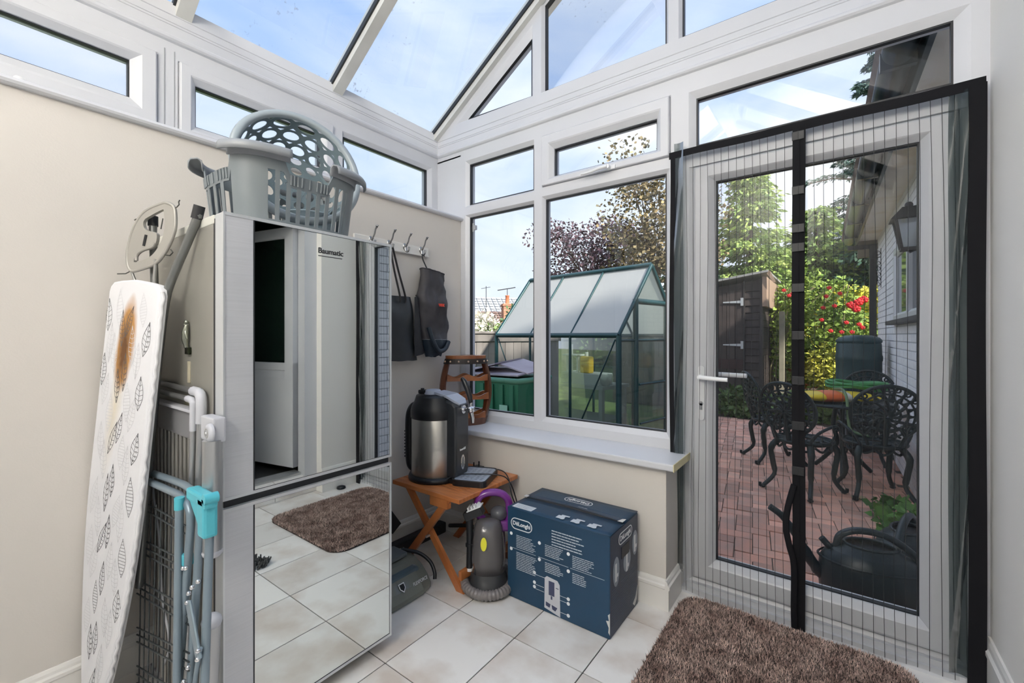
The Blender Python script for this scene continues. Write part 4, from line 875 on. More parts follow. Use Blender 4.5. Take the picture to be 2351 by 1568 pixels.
obj('tool_nozzle',MB().cyl((-1.475,1.63,.08),(-1.475,1.63,.10),.017,12),WHITE,tool)
# --- carpet washer: translucent floor head and black body behind the fridge ---
CW=thing('carpet_washer','upright carpet washer with see-through floor head, standing behind the mirrored fridge','carpet washer',(-1.75,1.36,0))
TRL=mat('translucent_grey_plastic',(.34,.36,.31),.15,trans=.45,ior=1.3,coat=.4); TEAL=mat('slate_blue_plastic',(.08,.12,.145),.3)
m=MB(); # wedge-shaped head, front edge along y at x=-1.60
sec=[(-1.600,.0,.030),(-1.612,.0,.070),(-1.64,.0,.105),(-1.70,.0,.150),(-1.78,.0,.175),(-1.84,.0,.16)]
def headpoly(y,sh): return [(-1.60-sh,.004),(-1.598-sh,.030),(-1.62-sh,.062),(-1.66-sh,.098),(-1.72-sh,.128),(-1.80-sh,.145),(-1.86,.13),(-1.86,.004)]
vs=[]; ysec=[(1.165,.03,1),(1.18,.010,1),(1.30,.0,1),(1.44,.0,1),(1.505,.02,.97),(1.535,.07,.85)]
for y,sh,sc in ysec: vs+=[(x,y,z*sc) for x,z in headpoly(y,sh)]
k=8; fs=[(j*k+i,j*k+(i+1)%k,(j+1)*k+(i+1)%k,(j+1)*k+i) for j in range(len(ysec)-1) for i in range(k)]+[tuple(range(k)),tuple(range(len(ysec)*k-1,(len(ysec)-1)*k-1,-1))]
hd=obj('floor_head',MB().add(vs,fs,False),TRL,CW,bevel=.006)
m=MB(); m.bbox(-1.83,-1.66,1.19,1.47,.008,.115,.02); m.cyl((-1.655,1.19,.035),(-1.655,1.47,.035),.030,18); obj('brush_roller',m,TEAL,CW)
obj('head_trim',MB().tube(bez([(-1.80,1.47,.152),(-1.72,1.512,.142),(-1.66,1.535,.108),(-1.62,1.530,.068),(-1.608,1.52,.04)],24),.009,8),BLACK,hd)
obj('head_trim',MB().bbox(-1.85,-1.74,1.17,1.46,.140,.162,.008),mat('slate_plastic2',(.10,.12,.13),.3),hd)
Mp=Matrix(((0,-.62,.78,-1.628),(1,0,0,1.335),(0,.78,.62,.075),(0,0,0,1)))
m=MB(); m.prism([(-.016,.020),(.016,.020),(.016,-.004),(0,-.022),(-.016,-.004)],0,.002,'z',Mp); sh=obj('shield_logo',m,INK,hd); m=MB(); m.prism([(-.012,.016),(.012,.016),(.012,-.003),(0,-.016),(-.012,-.003)],.0015,.003,'z',Mp); obj('shield_centre',m,BLACK,sh)
text('head_print','FLEXFORCE',.021,INK,hd,Matrix(((0,-.62,.78,-1.618),(1,0,0,1.435),(0,.78,.62,.066),(0,0,0,1))),shear=.2,xs=.8)
m=MB(); m.tube(bez([(-1.77,1.30,.13),(-1.83,1.27,.25),(-1.92,1.245,.38),(-1.98,1.235,.62),(-2.02,1.22,.80)],20),[.05]*5+[.045]*16,14,flat=1.4); obj('body',m,BLACK,CW)
m=MB(); m.bbox(-1.80,-1.73,1.22,1.31,.135,.185,.010); obj('swivel_neck',m,mat('silver_plastic',(.40,.41,.42),.3,metal=.5),CW)
# black folded stand leaning behind the table
PB=thing('folded_stand','black folded stand leaning on the wall behind the wooden table','stand',(-2.04,1.60,0))
m=MB(); m.prism([(1.36,.47),(1.44,.47),(1.66,.16),(1.60,.12),(1.545,.17)],-2.065,-2.035,'x'); obj('leaning_bar',m,BLACKM,PB)
m=MB(); m.bbox(-2.06,-2.0,1.30,1.99,0,.065,.008); obj('flat_base',m,BLACKM,PB)
m=MB(); m.tube([(-1.97,1.99,.05),(-1.80,1.975,.10),(-1.62,1.93,.125)],.012,8); m.tube([(-1.99,1.80,.04),(-1.90,1.93,.26)],.014,8); obj('strut',m,BLACKM,PB)
# --- big blue carton ---
BX=thing('cardboard_box','large dark blue printed cardboard box standing on the floor tiles','box',(-1.015,1.84,0))
NV=mat('navy_carton',(.012,.055,.115),.45,var=.2,vscale=3); NVS=mat('navy_carton_side',(.030,.045,.085),.45,var=.2,vscale=3); TAPE=glassmat('clear_tape',(.95,.95,.96),.6,rough=.25,haze=.05,hazecol=(.5,.55,.6))
bx0,bx1,by0,by1,bz=-1.278,-.752,1.683,1.992,.428
obj('carton_body',MB().box(bx0,bx1,by0,by1,.001,bz-.004),NV,BX,bevel=.003)
obj('side_face',MB().box(bx1-.001,bx1+.0012,by0+.003,by1-.003,.004,bz-.006),NVS,BX)
ym=(by0+by1)/2
def flap(ya,yb,sag,zoff,nm):
    def fn(u,v):
        x=bx0+(bx1-bx0)*u; y=ya+(yb-ya)*v; s_=math.sin(PI*u)*v; return (x,y+sag*s_*(1 if yb<ya else 1),bz+zoff-.004+.008*v*(1-abs(2*u-1))*0+.006*v*math.sin(PI*u))
    m=sheet(16,5,fn); o=obj(nm,m,NV,BX,fix=False); s2=o.modifiers.new('t','SOLIDIFY'); s2.thickness=.004; return o
flap(by0,ym-.004,-.010,.003,'top_flap'); flap(by1,ym+.004,.004,.003,'top_flap')
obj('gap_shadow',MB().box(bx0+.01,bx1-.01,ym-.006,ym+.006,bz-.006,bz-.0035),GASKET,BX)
obj('packing_tape',sheet(12,3,lambda u,v:(bx0+.0+(bx1-bx0)*u,ym-.022+.044*v,bz+.009)),TAPE,BX,fix=False)
Mfr=Matrix(((1,0,0,0),(0,0,-1,by0-.0012),(0,1,0,0),(0,0,0,1)))   # x->X, y->Z, faces -Y
def F_(x,z): return Matrix.Translation((x,by0-.0006,z))@Matrix.Rotation(R(90),4,'X')
def pill(par,Mx,w,h,lw=.0035):
    o=rrect(-w/2,w/2,-h/2,h/2,h/2-.0001,8); i=rrect(-w/2+lw,w/2-lw,-h/2+lw,h/2-lw,h/2-lw-.0001,8)
    o2=MB().ring(o,i,[(0,0),(0,.0008),(1,.0008),(1,0)],lambda a,b,d:tuple(Mx@Vector((a,b,d)))); return obj('logo_outline',o2,INK,par)
def logo(par,Mx,w,h,sz):
    q=pill(par,Mx,w,h,h*.075); text('logo_text','DēLonghi'.replace('ē','ë'),sz,INK,par,Mx,ext=.0007,offset=sz*.016,xs=.98); return q
logo(BX,F_(-1.196,.358),.122,.054,.0265)
rb=random.Random(3)
def lines(m,Mx,x,z,w,n,dz=.0078,h=.0028,col=None):
    for k in range(n):
        ww=w*rb.uniform(.72,1); a=x
        while a<x+ww:
            l=rb.uniform(.008,.026); m.box(a,min(a+l,x+ww),z-k*dz,z-k*dz+h,0,.0007,Mx); a+=l+.0022
F0=Matrix.Translation((0,by0-.0006,0))@Matrix.Rotation(R(90),4,'X')
m=MB(); lines(m,F0,-1.225,.302,.112,8); lines(m,F0,-1.225,.222,.12,11); lines(m,F0,-1.065,.302,.10,7); lines(m,F0,-1.065,.222,.095,6); lines(m,F0,-.925,.293,.105,7); lines(m,F0,-.925,.218,.075,6)
lines(m,F0,-1.03,.375,.165,6,.0125,.004)
for a,b in((-1.262,-1.115),(-1.10,-.945),(-.935,-.775)): m.box(a,b,.238,.2395,0,.0007,F0)
stuff(obj('small_print',m,mat('faint_print',(.55,.60,.65),.6),BX))
m=MB()
circ=[(-1.255,.305),(-1.255,.232),(-1.095,.303),(-1.095,.228),(-.945,.297),(-.945,.222),(-1.122,.160),(-1.122,.115),(-1.122,.095),(-.945,.100),(-.945,.080),(-.945,.008+.02)]
for x,z in circ: m.prism([(x+.0078*math.cos(q*PI/8),z+.0078*math.sin(q*PI/8)) for q in range(16)],0,.0008,'z',F0)
for x0_,z0_,x1_,z1_ in((-1.116,.160,-1.065,.152),(-1.116,.115,-1.07,.107),(-1.116,.095,-1.07,.087),(-.99,.10,-.952,.10),(-.99,.08,-.952,.08),(-.985,.03,-.952,.028)): m.box(x0_,x1_,z1_,z1_+.0013,0,.0007,F0)
stuff(obj('callout_mark',m,INK,BX))
m=MB(); m.prism([(-1.068,.020),(-.985,.005),(-.988,.145),(-1.0,.160),(-1.055,.165),(-1.066,.155)],0,.0008,'z',F0); ap=obj('printed_appliance',m,mat('print_silver',(.55,.56,.60),.5),BX)
m=MB(); m.prism(rect(-1.045,-1.015,.085,.148),.0006,.0012,'z',F0); m.prism(rect(-1.034,-1.026,.068,.083),.0006,.0012,'z',F0); m.prism([(-1.06,.05),(-1.035,.045),(-1.04,.028),(-1.06,.032)],.0006,.0012,'z',F0); m.prism([(-1.03,.045),(-1.0,.040),(-1.01,.022),(-1.026,.026)],.0006,.0012,'z',F0); m.prism(rect(-1.008,-.994,.125,.128),.0006,.0012,'z',F0); stuff(obj('printed_detail',m,mat('print_dark',(.05,.06,.12),.5),ap))
TT=Matrix.Translation((0,0,bz+.0078))
logo(BX,Matrix.Translation((-1.025,1.925,bz+.0062))@Matrix.Rotation(R(180),4,'Z'),.150,.050,.031)
m=MB(); m.box(-1.26,-1.15,by0+.012,by0+.060,0,.0008,Matrix.Translation((0,0,bz+.001))); lb=obj('address_label',m,mat('label_paper',(.62,.66,.70),.6),BX)
m=MB()
for k in range(5): m.box(-1.25,-1.16-.02*(k%2),by0+.018+.008*k,by0+.0195+.008*k,0.0008,.0014,Matrix.Translation((0,0,bz+.001)))
stuff(obj('label_text',m,mat('label_ink',(.30,.35,.42),.6),lb))
m=MB(); 
for cx in(-1.00,-.925,-.845):
    m.box(cx-.022,cx+.014,by0+.020,by0+.050,bz+.0035,bz+.0045); m.box(cx-.01,cx+.03,by0+.052,by0+.062,bz+.0035,bz+.0045); m.prism([(cx+.008+.012*math.cos(q*PI/6),by0+.026+.010*math.sin(q*PI/6)) for q in range(12)],bz+.004,bz+.005,'z')
lines(m,Matrix.Translation((0,0,bz+.0075)),-1.04,1.862,.12,1); stuff(obj('printed_icon',m,mat('faint_print',(.5,.5,.5)),BX))
S_=Matrix.Translation((bx1+.0014,0,0))@Matrix(((0,0,1,0),(1,0,0,0),(0,1,0,0),(0,0,0,1)))   # x->Y, y->Z, faces +X
logo(BX,S_@Matrix.Translation((1.845,.375,0)),.150,.050,.031)
m=MB(); m.box(1.80,1.885,.285,.335,0,.0016,S_); obj('hand_hole',m,GASKET,BX)
m=MB()
for cy,cz,ry,rz_ in((1.745,.255,.032,.062),(1.862,.258,.040,.050),(1.955,.30,.030,.056)): m.prism([(cy+ry*math.cos(q*PI/10),cz+rz_*math.sin(q*PI/10)) for q in range(20)],0,.0008,'z',S_)
pr_=stuff(obj('round_picture',m,mat('print_bluegrey',(.30,.34,.40),.5),BX))
m=MB(); 
for cy,cz in((1.745,.255),(1.862,.25),(1.955,.30)): m.box(cy-.012,cy+.004,cz-.04,cz+.035,.0008,.0014,S_); m.box(cy-.002,cy+.018,cz-.025,cz-.01,.0008,.0014,S_)
stuff(obj('picture_detail',m,INK,pr_))
m=MB()
for c in(1.70,1.795,1.89): lines(m,S_,c,.19,.085,15,.0105,.0022)
stuff(obj('side_print',m,mat('side_print_grey',(.12,.14,.19),.6),BX))
m=MB(); m.prism([(bx1-.004,.05),(bx1-.016,.075),(bx1-.003,.078),(bx1-.008,.10),(bx1+.001,.11),(bx1+.001,.02),(bx1-.006,.03)],0,.0009,'z',F0); m.prism([(1.93,.03),(1.965,.05),(1.985,.09),(1.975,.03),(1.95,.012)],0,.0012,'z',S_)
m.prism([(bx0,by0+.135),(bx0+.02,by0+.138),(bx0+.022,by0+.155),(bx0,by0+.16)],bz+.009,bz+.0098,'z'); m.prism([(bx1-.025,ym-.02),(bx1,ym-.02),(bx1,ym+.02),(bx1-.015,ym+.012)],bz+.0092,bz+.0099,'z')
stuff(obj('torn_patch',m,mat('torn_card',(.62,.62,.60),.8),BX))
# --- rug ---
RUG=thing('rug','brown shaggy doormat rug in front of the garden door','rug',(-.19,1.79,0))
rgp=rrect(-.592,.235,1.395,2.195,.10,8)
RM=mat('rug_brown',(.155,.105,.085),.95,col2=(.055,.036,.030),vscale=160,detail=2,bump=.8,bscale=220)
m=MB(); m.prism(rgp,.001,.008,'z'); obj('backing',m,mat('rug_backing',(.05,.035,.03),.9),RUG)
rg=random.Random(11); m=MB(); vs=[];fs=[]
def inr(x,y):
    dx=max(-.592+.10-x,0,x-(.235-.10)); dy=max(1.395+.10-y,0,y-(2.195-.10)); return dx*dx+dy*dy<.0100
for i in range(62000):
    x=rg.uniform(-.592,.235); y=rg.uniform(1.395,2.195)
    if not inr(x,y): continue
    a=rg.uniform(0,2*PI); w_=rg.uniform(.0016,.003); h_=rg.uniform(.010,.018); lx,ly=rg.gauss(0,.005),rg.gauss(0,.005)
    dx,dy=math.cos(a)*w_,math.sin(a)*w_; o=len(vs); vs+=[(x-dx,y-dy,.006),(x+dx,y+dy,.006),(x+lx,y+ly,.006+h_)]; fs.append((o,o+1,o+2))
m.add(vs,fs); p=obj('pile',m,mat('rug_pile',(.60,.46,.40),.95,island=.95,col2=(.30,.20,.17),vscale=14),RUG,fix=False); p['kind']='stuff'
# small puck door stop seen in the mirror
tag(obj('door_stop',MB().lathe([(0,.022),(.02,.022),(.034,.016),(.036,.004),(.034,0.001)],20,M=Matrix.Translation((.385,2.045,0))),BLACK,None,loc=(.385,2.045,0)),'round black rubber door stop beside the skirting','door stop')
m=MB(); rq=random.Random(4)
for i in range(160):
    a=rq.uniform(0,2*PI); r_=.055*math.sqrt(rq.random()); h_=rq.uniform(.02,.04); x,y=-.345+r_*math.cos(a),1.085+r_*math.sin(a); m.tube([(x,y,0.002),(x+rq.gauss(0,.008),y+rq.gauss(0,.008),h_)],.004,4)
tag(obj('brush_mop',m,mat('grey_mop',(.10,.10,.10),.9),None,loc=(-.345,1.085,0)),'small dark fluffy mop head on the tiles, seen in the lower mirror door','mop',kind='stuff')
# --- magnetic fly screen over the door ---
FSn=thing('fly_screen','black magnetic fly screen curtain with striped net hung over the garden door','fly screen',(-.13,2.21,0))
BT=mat('black_tape',(.009,.009,.011),.8,spec=.2); NET=bpy.data.materials.new('net'); NET.use_nodes=True; t=NET.node_tree; t.nodes.clear()
o_=t.nodes.new('ShaderNodeOutputMaterial'); a_=t.nodes.new('ShaderNodeBsdfTransparent'); a_.inputs[0].default_value=(.97,.97,.97,1); b_=t.nodes.new('ShaderNodeBsdfDiffuse'); b_.inputs[0].default_value=(.045,.055,.06,1); c_=t.nodes.new('ShaderNodeMixShader'); c_.inputs[0].default_value=.13
t.links.new(a_.outputs[0],c_.inputs[1]); t.links.new(b_.outputs[0],c_.inputs[2]); t.links.new(c_.outputs[0],o_.inputs[0])
def netz0(x): # lower hem height
    return .012
def wavy(x,z): 
    e_=max(0,1-abs(x+.60)/.10)+max(0,1-abs(x-.36)/.09)
    return 2.214+.004*math.sin(x*31+z*2)+.010*e_*math.sin(z*4+x*40)
def netpanel(xa,xb,hem):
    o=obj('net_panel',sheet(40,24,lambda u,v:(xa+(xb-xa)*u+ (.004*math.sin(v*6) if u>.03 and u<.97 else 0),wavy(xa+(xb-xa)*u,2.13*(1-v))-.012*v*hem,2.135+(.014-2.135)*v)),NET,FSn,fix=False)
    m=MB(); n=int((xb-xa)/.0305)
    for k in range(1,n):
        x=xa+(xb-xa)*k/n
        pts=[(x+.004*math.sin((1-z/2.13)*6)+.0015*math.sin(z*5+k),wavy(x,z)-.012*(1-z/2.13)*hem-.0012,z) for z in [2.13-2.116*j/14 for j in range(15)]]
        m.tube(pts,.0009,4,cap=False)
    s_=obj('stitched_rib',m,mat('rib_black',(.03,.032,.034),.7),o); s_['kind']='stuff'
    return o
netpanel(-.655,-.155,1.0); netpanel(-.115,.400,.3)
def strip(name,xa,xb,z0,z1,yo=0,wob=0,n=20,horiz=False,y=2.204,th_=.003):
    m=MB(); vs=[]
    for i in range(n+1):
        t_=i/n
        if horiz:
            x=xa+(xb-xa)*t_; dz=.006*math.sin(t_*7)*wob; c=[(x,y-yo,z0+dz),(x,y-yo,z1+dz),(x,y+th_-yo,z1+dz),(x,y+th_-yo,z0+dz)]
        else:
            z=z0+(z1-z0)*t_; dx=.008*math.sin(t_*8)*wob; yy=y-yo+.004*math.sin(t_*11)*wob; c=[(xa+dx,yy,z),(xb+dx,yy,z),(xb+dx,yy+th_,z),(xa+dx,yy+th_,z)]
        vs+=c
    m.add(vs,[(i*4+j,i*4+(j+1)%4,(i+1)*4+(j+1)%4,(i+1)*4+j) for i in range(n) for j in range(4)]+[(0,1,2,3),(4*n+3,4*n+2,4*n+1,4*n)]); return obj(name,m,BT,FSn)
strip('top_tape',-.672,-.13,2.118,2.150,wob=.3,horiz=True); strip('top_tape',-.13,.412,2.112,2.150,wob=.3,horiz=True)
strip('side_tape',-.668,-.646,.03,2.13,wob=.5); strip('side_tape',.366,.412,.0,2.13,wob=.25,yo=.003)
mg=strip('magnet_strip',-.158,-.133,.0,2.13,wob=.25,yo=.006,n=40); mg2=strip('magnet_strip',-.141,-.112,.01,2.13,wob=.25,yo=.002,n=40)
for z in(2.09,1.86,1.70,1.62,1.45,1.25,1.06,.87,.68):
    obj('magnet',MB().bbox(-.158,-.114,2.194,2.200,z-.018,z+.018,.002).bbox(-.1375,-.1355,2.192,2.2005,z-.018,z+.018,.0004),mat('magnet_cover',(.014,.015,.017),.5),mg)
m=MB(); m.tube(bez([(-.150,2.196,.62),(-.172,2.185,.52),(-.178,2.178,.44),(-.165,2.18,.36),(-.150,2.188,.28),(-.150,2.19,.1),(-.148,2.19,.02)],30),.012,8,flat=.35); obj('loose_edge',m,BT,FSn)
for x,z in((.352,2.07),(.36,1.9)): pass
CF=glassmat('clear_strip',(.62,.68,.68),.8,rough=.2,haze=.5,hazecol=(.035,.05,.05))
obj('clear_flap',sheet(6,30,lambda u,v:(-.648+.045*u,2.206+.008*math.sin(v*14+u*3)-.006*u,2.19-2.08*v)),CF,FSn,fix=False)
obj('clear_flap',sheet(7,30,lambda u,v:(.318+.050*u,2.205+.010*math.sin(v*12+u*4),2.12-2.08*v)),CF,FSn,fix=False)
# ================= THE GARDEN =================
G=-.05
gd=sobj('ground',MB().box(-60,60,2.33,90,G-.12,G-.035).box(-60,-2.37,-20,2.33,G-.12,G-.035),mat('lawn_green',(.13,.19,.045),.9,col2=(.07,.10,.03),vscale=3),'grass and soil of the garden')
# block paving in herringbone
PV=struct('patio',label='red brown block paved patio in herringbone')
obj('bed',MB().box(-1.95,.60,2.33,7.72,G-.06,G-.006),mat('joint_sand',(.16,.13,.10),.9,var=.3,vscale=30),PV)
BK1=mat('paving_brick',(.86,.45,.33),.75,col2=(.66,.42,.33),vscale=7,bump=.4,bscale=90,objrand=.28)
q=.1; bh=MB(); bh.bbox(-.0975,.0975,-.0475,.0475,-.03,0,.004)
bs_=[]
import math as _m
for i in range(-26,60):
    for j in range(-26,60):
        s_=(i-j)%4
        if s_ in(0,3):
            x,y=(i+1,j+.5) if s_==0 else (i+.5,j+1); ver=s_==3
            a=R(8); X=x*q*math.cos(a)-y*q*math.sin(a)-.1; Y=x*q*math.sin(a)+y*q*math.cos(a)+2.3+.6
            if -1.9<X<.50 and 2.42<Y<7.65:
                # inside the door's view cone
                r_=X/Y
                if -.26*1.15-.02<r_-0<.14 or Y<2.9 and X>-1.2: bs_.append((X*X+Y*Y,X,Y,a+(PI/2 if ver else 0)))
                else: bs_.append((1e3+X*X+Y*Y,X,Y,a+(PI/2 if ver else 0)))
bs_.sort(); rb=random.Random(8); first=None; far=MB()
for n_,(d_,X,Y,an) in enumerate(bs_):
    zz=G+rb.uniform(-.004,.003)
    if n_<300:
        if first is None: first=obj('brick',bh,BK1,PV,world=False); o=first
        else: o=dup(first,PV,(0,0,0))
        o.location=(X,Y,zz); o.rotation_euler=(rb.gauss(0,.008),rb.gauss(0,.008),an)
    else:
        M_=Matrix.Translation((X,Y,zz))@Matrix.Rotation(an,4,'Z'); far.box(-.0965,.0965,-.0465,.0465,-.03,0,M_)
o=obj('far_bricks',far,mat('paving_brick_far',(.86,.45,.33),.8,col2=(.66,.42,.33),vscale=7,island=.28),PV); o['kind']='stuff'
# house wall of painted brick, soffit, gutter, downpipe (a slightly turned frame)
HX,HY=.552,2.4; HR=math.atan(.0215)
HM=Matrix.Translation((HX,HY,0))@Matrix.Rotation(HR,4,'Z')
HW=struct('wall_outside',label='white painted brick house wall along the patio')
WB=mat('white_brick',(.90,.90,.92),.7,var=.08,vscale=20,bump=.25,bscale=50,objrand=.05)
obj('core',MB().box(.006,.30,0,5.46,G-.1,2.58,HM),mat('white_mortar',(.66,.67,.70),.8),HW)
b0=MB(); b0.bbox(-.0,.02,-.1055,.1055,-.0315,.0315,.003); first=None; cnt=0; rest=MB(); cand=[]
for r_ in range(36):
    z=G+.035+.073*r_
    for c_ in range(26):
        y=.11+.222*c_+(.111 if r_%2 else 0)
        if y>5.36: continue
        if 1.60<y<3.52 and 1.36<z<2.12: continue
        vis= y>1.6; cand.append((0 if vis else 1,y,z))
cand.sort()
for v_,y,z in cand:
    if cnt<300 and (y>1.9 and z>.1):
        if first is None: first=obj('brick',b0,WB,HW,world=False); o=first
        else: o=dup(first,HW,(0,0,0))
        p=HM@Vector((-.009,y,z)); o.location=p; o.rotation_euler=(0,0,HR); cnt+=1
    else: rest.box(-.009,.01,y-.1055,y+.1055,z-.0315,z+.0315,HM)
o=obj('remaining_bricks',rest,WB,HW); o['kind']='stuff'
SOF=mat('aged_soffit',(.88,.85,.76),.7,col2=(.70,.60,.42),vscale=3,crange=(.25,.5)); DGN=mat('dark_gutter',(.018,.028,.030),.3)
hs=struct('roof_edge',label='overhanging soffit with dark gutter and fascia on the house')
obj('soffit_board',MB().box(-.22,.01,0,5.46,2.555,2.575,HM),SOF,hs)
obj('fascia_board',MB().box(-.245,-.222,0,5.46,2.50,2.66,HM),DGN,hs)
m=MB(); n=12; vs=[]
for y in(-.05,5.46):
    for i in range(n+1):
        a=PI+PI*i/n; vs.append((-.315+.062*math.cos(a),y,2.60+.062*math.sin(a)*1.2))
m.add([HM@Vector(v) for v in vs],[(i,i+1,n+1+i+1,n+1+i) for i in range(n)],True); g=obj('gutter',m,DGN,hs,fix=False); s2=g.modifiers.new('t','SOLIDIFY'); s2.thickness=.004
for k in range(6): obj('gutter_bracket',MB().box(-.385,-.25,.35+k*.9,.38+k*.9,2.515,2.60,HM),DGN,g)
obj('rafter_foot',MB().box(-.22,-.0,5.38,5.46,2.33,2.56,HM),mat('old_timber',(.20,.17,.12),.8),hs)
obj('roof_slope',MB().prism([(-.40,2.64),(-.38,2.60),(3.0,4.6),(3.0,4.7)],-.02,5.6,'y',HM),mat('roof_brown',(.16,.11,.09),.85,var=.3,vscale=9),hs)
m=MB(); m.bbox(-.095,-.018,5.36,5.44,.2,2.50,.006,M=HM); m.bbox(-.33,-.018,5.37,5.43,2.44,2.50,.006,M=HM); tag(obj('downpipe',m,mat('black_pipe',(.02,.022,.024),.35),None,loc=tuple(HM@Vector((-.06,5.4,.2)))),'black square downpipe at the far corner of the white house wall','pipe')
w9=struct('window_9',label='white house window seen edge-on beside the lantern')
HP=lambda a,b,d: tuple(HM@Vector((-.03+d,a,b)))
obj('window_frame',MB().ring(rect(1.62,3.50,1.40,2.10),rect(1.69,3.43,1.47,2.03),FIX,HP),UPVC,w9); obj('glass_pane',MB().add([HP(a,b,.03) for a,b in rect(1.69,3.43,1.47,2.03)],[(0,1,2,3)]),mat('dark_house_glass',(.05,.07,.09),.05),w9)
obj('mullion',MB().box(-.035,.02,2.54,2.60,1.44,2.06,HM),UPVC,w9)
obj('stone_sill',MB().bbox(-.085,.02,1.56,3.60,1.355,1.395,.006,M=HM),mat('slate_sill',(.08,.08,.085),.6),w9)
# lantern
def prism_taper(m,c,z0,h0,z1,h1,n=4,M=None,rot=PI/4):
    vs=[(c[0]+h0*math.cos(rot+2*PI*i/n),c[1]+h0*math.sin(rot+2*PI*i/n),z0) for i in range(n)]+[(c[0]+h1*math.cos(rot+2*PI*i/n),c[1]+h1*math.sin(rot+2*PI*i/n),z1) for i in range(n)]
    return m.add(vs,[tuple(range(n))[::-1],tuple(range(n,2*n))]+[(i,(i+1)%n,n+(i+1)%n,n+i) for i in range(n)],False,M)
LX=HM@Vector((-.155,1.42,-.0)); c=(LX.x,LX.y)
LN=thing('wall_lantern','black coach lantern fixed to the white house wall','lantern',(c[0],c[1],1.74))
m=MB(); prism_taper(m,c,2.0,.135,2.08,.05); m.sphere((c[0],c[1],2.095),.022,8); obj('roof',m,BLACKM,LN)
m=MB(); 
for i in range(4):
    a=PI/4+PI/2*i; m.tube([(c[0]+.098*math.cos(a),c[1]+.098*math.sin(a),2.0),(c[0]+.055*math.cos(a),c[1]+.055*math.sin(a),1.815)],.009,6)
prism_taper(m,c,1.80,.062,1.818,.062); obj('cage',m,BLACKM,LN)
m=MB(); prism_taper(m,c,1.82,.052,1.998,.092); obj('glass_body',m,glassmat('lantern_glass',(.75,.8,.85),1.5,rough=.1,haze=.35),LN)
m=MB(); p0=HM@Vector((-.0,1.42,1.92)); m.tube([p0,HM@Vector((-.06,1.42,1.84)),(c[0],c[1],1.79)],.010,8); m.bbox(-.014,.0,1.38,1.46,1.86,1.98,.004,M=HM); obj('wall_arm',m,BLACKM,LN)
# scroll bracket
SB=thing('scroll_bracket','black wrought iron scroll bracket on the far end of the white wall','bracket',tuple(HM@Vector((-.05,4.9,1.9))))
def hp(x,z): return HM@Vector((-.01-x,4.9,z))
obj('back_bar',MB().tube([hp(0,1.86),hp(0,2.36)],.006,6),BLACKM,SB)
obj('arm',MB().tube([hp(0,2.25),hp(.0,2.25),hp(-.0,2.25),hp(.16,2.24)],.006,6),BLACKM,SB)
for z,r_ in((1.90,.032),(1.965,.034),(2.03,.036),(2.10,.034),(2.17,.034),(2.30,.034)):
    obj('scroll',MB().tube([hp(.035+r_*math.cos(t_)*(1-t_/14),z+r_*math.sin(t_)*(1-t_/14)) for t_ in [q_*.35 for q_ in range(24)]],.0035,5),BLACKM,SB)
# water butt
WBt=thing('water_butt','tall dark green plastic water butt by the far end of the house wall','water butt',(.185,6.45,G))
m=MB(); c=(.185,6.45); prof=[(.19,.30),(.205,.34),(.212,.60),(.218,.62),(.218,.66),(.212,.68),(.212,.95),(.218,.97),(.218,1.01),(.212,1.03),(.208,1.15),(.20,1.17)]
m.lathe([(0,.30)]+prof+[(0,1.17)],32,c=c); WG=mat('dark_green_butt',(.020,.055,.062),.4); obj('barrel',m,WG,WBt)
m=MB(); m.lathe([(.208,1.165),(.214,1.175),(.214,1.195),(.19,1.225),(.12,1.25),(0,1.255)],32,c=c); obj('lid',m,WG,WBt)
m=MB(); m.lathe([(.19,G),(.175,.29),(0,.30)],20,c=c); obj('stand',m,BLACK,WBt)
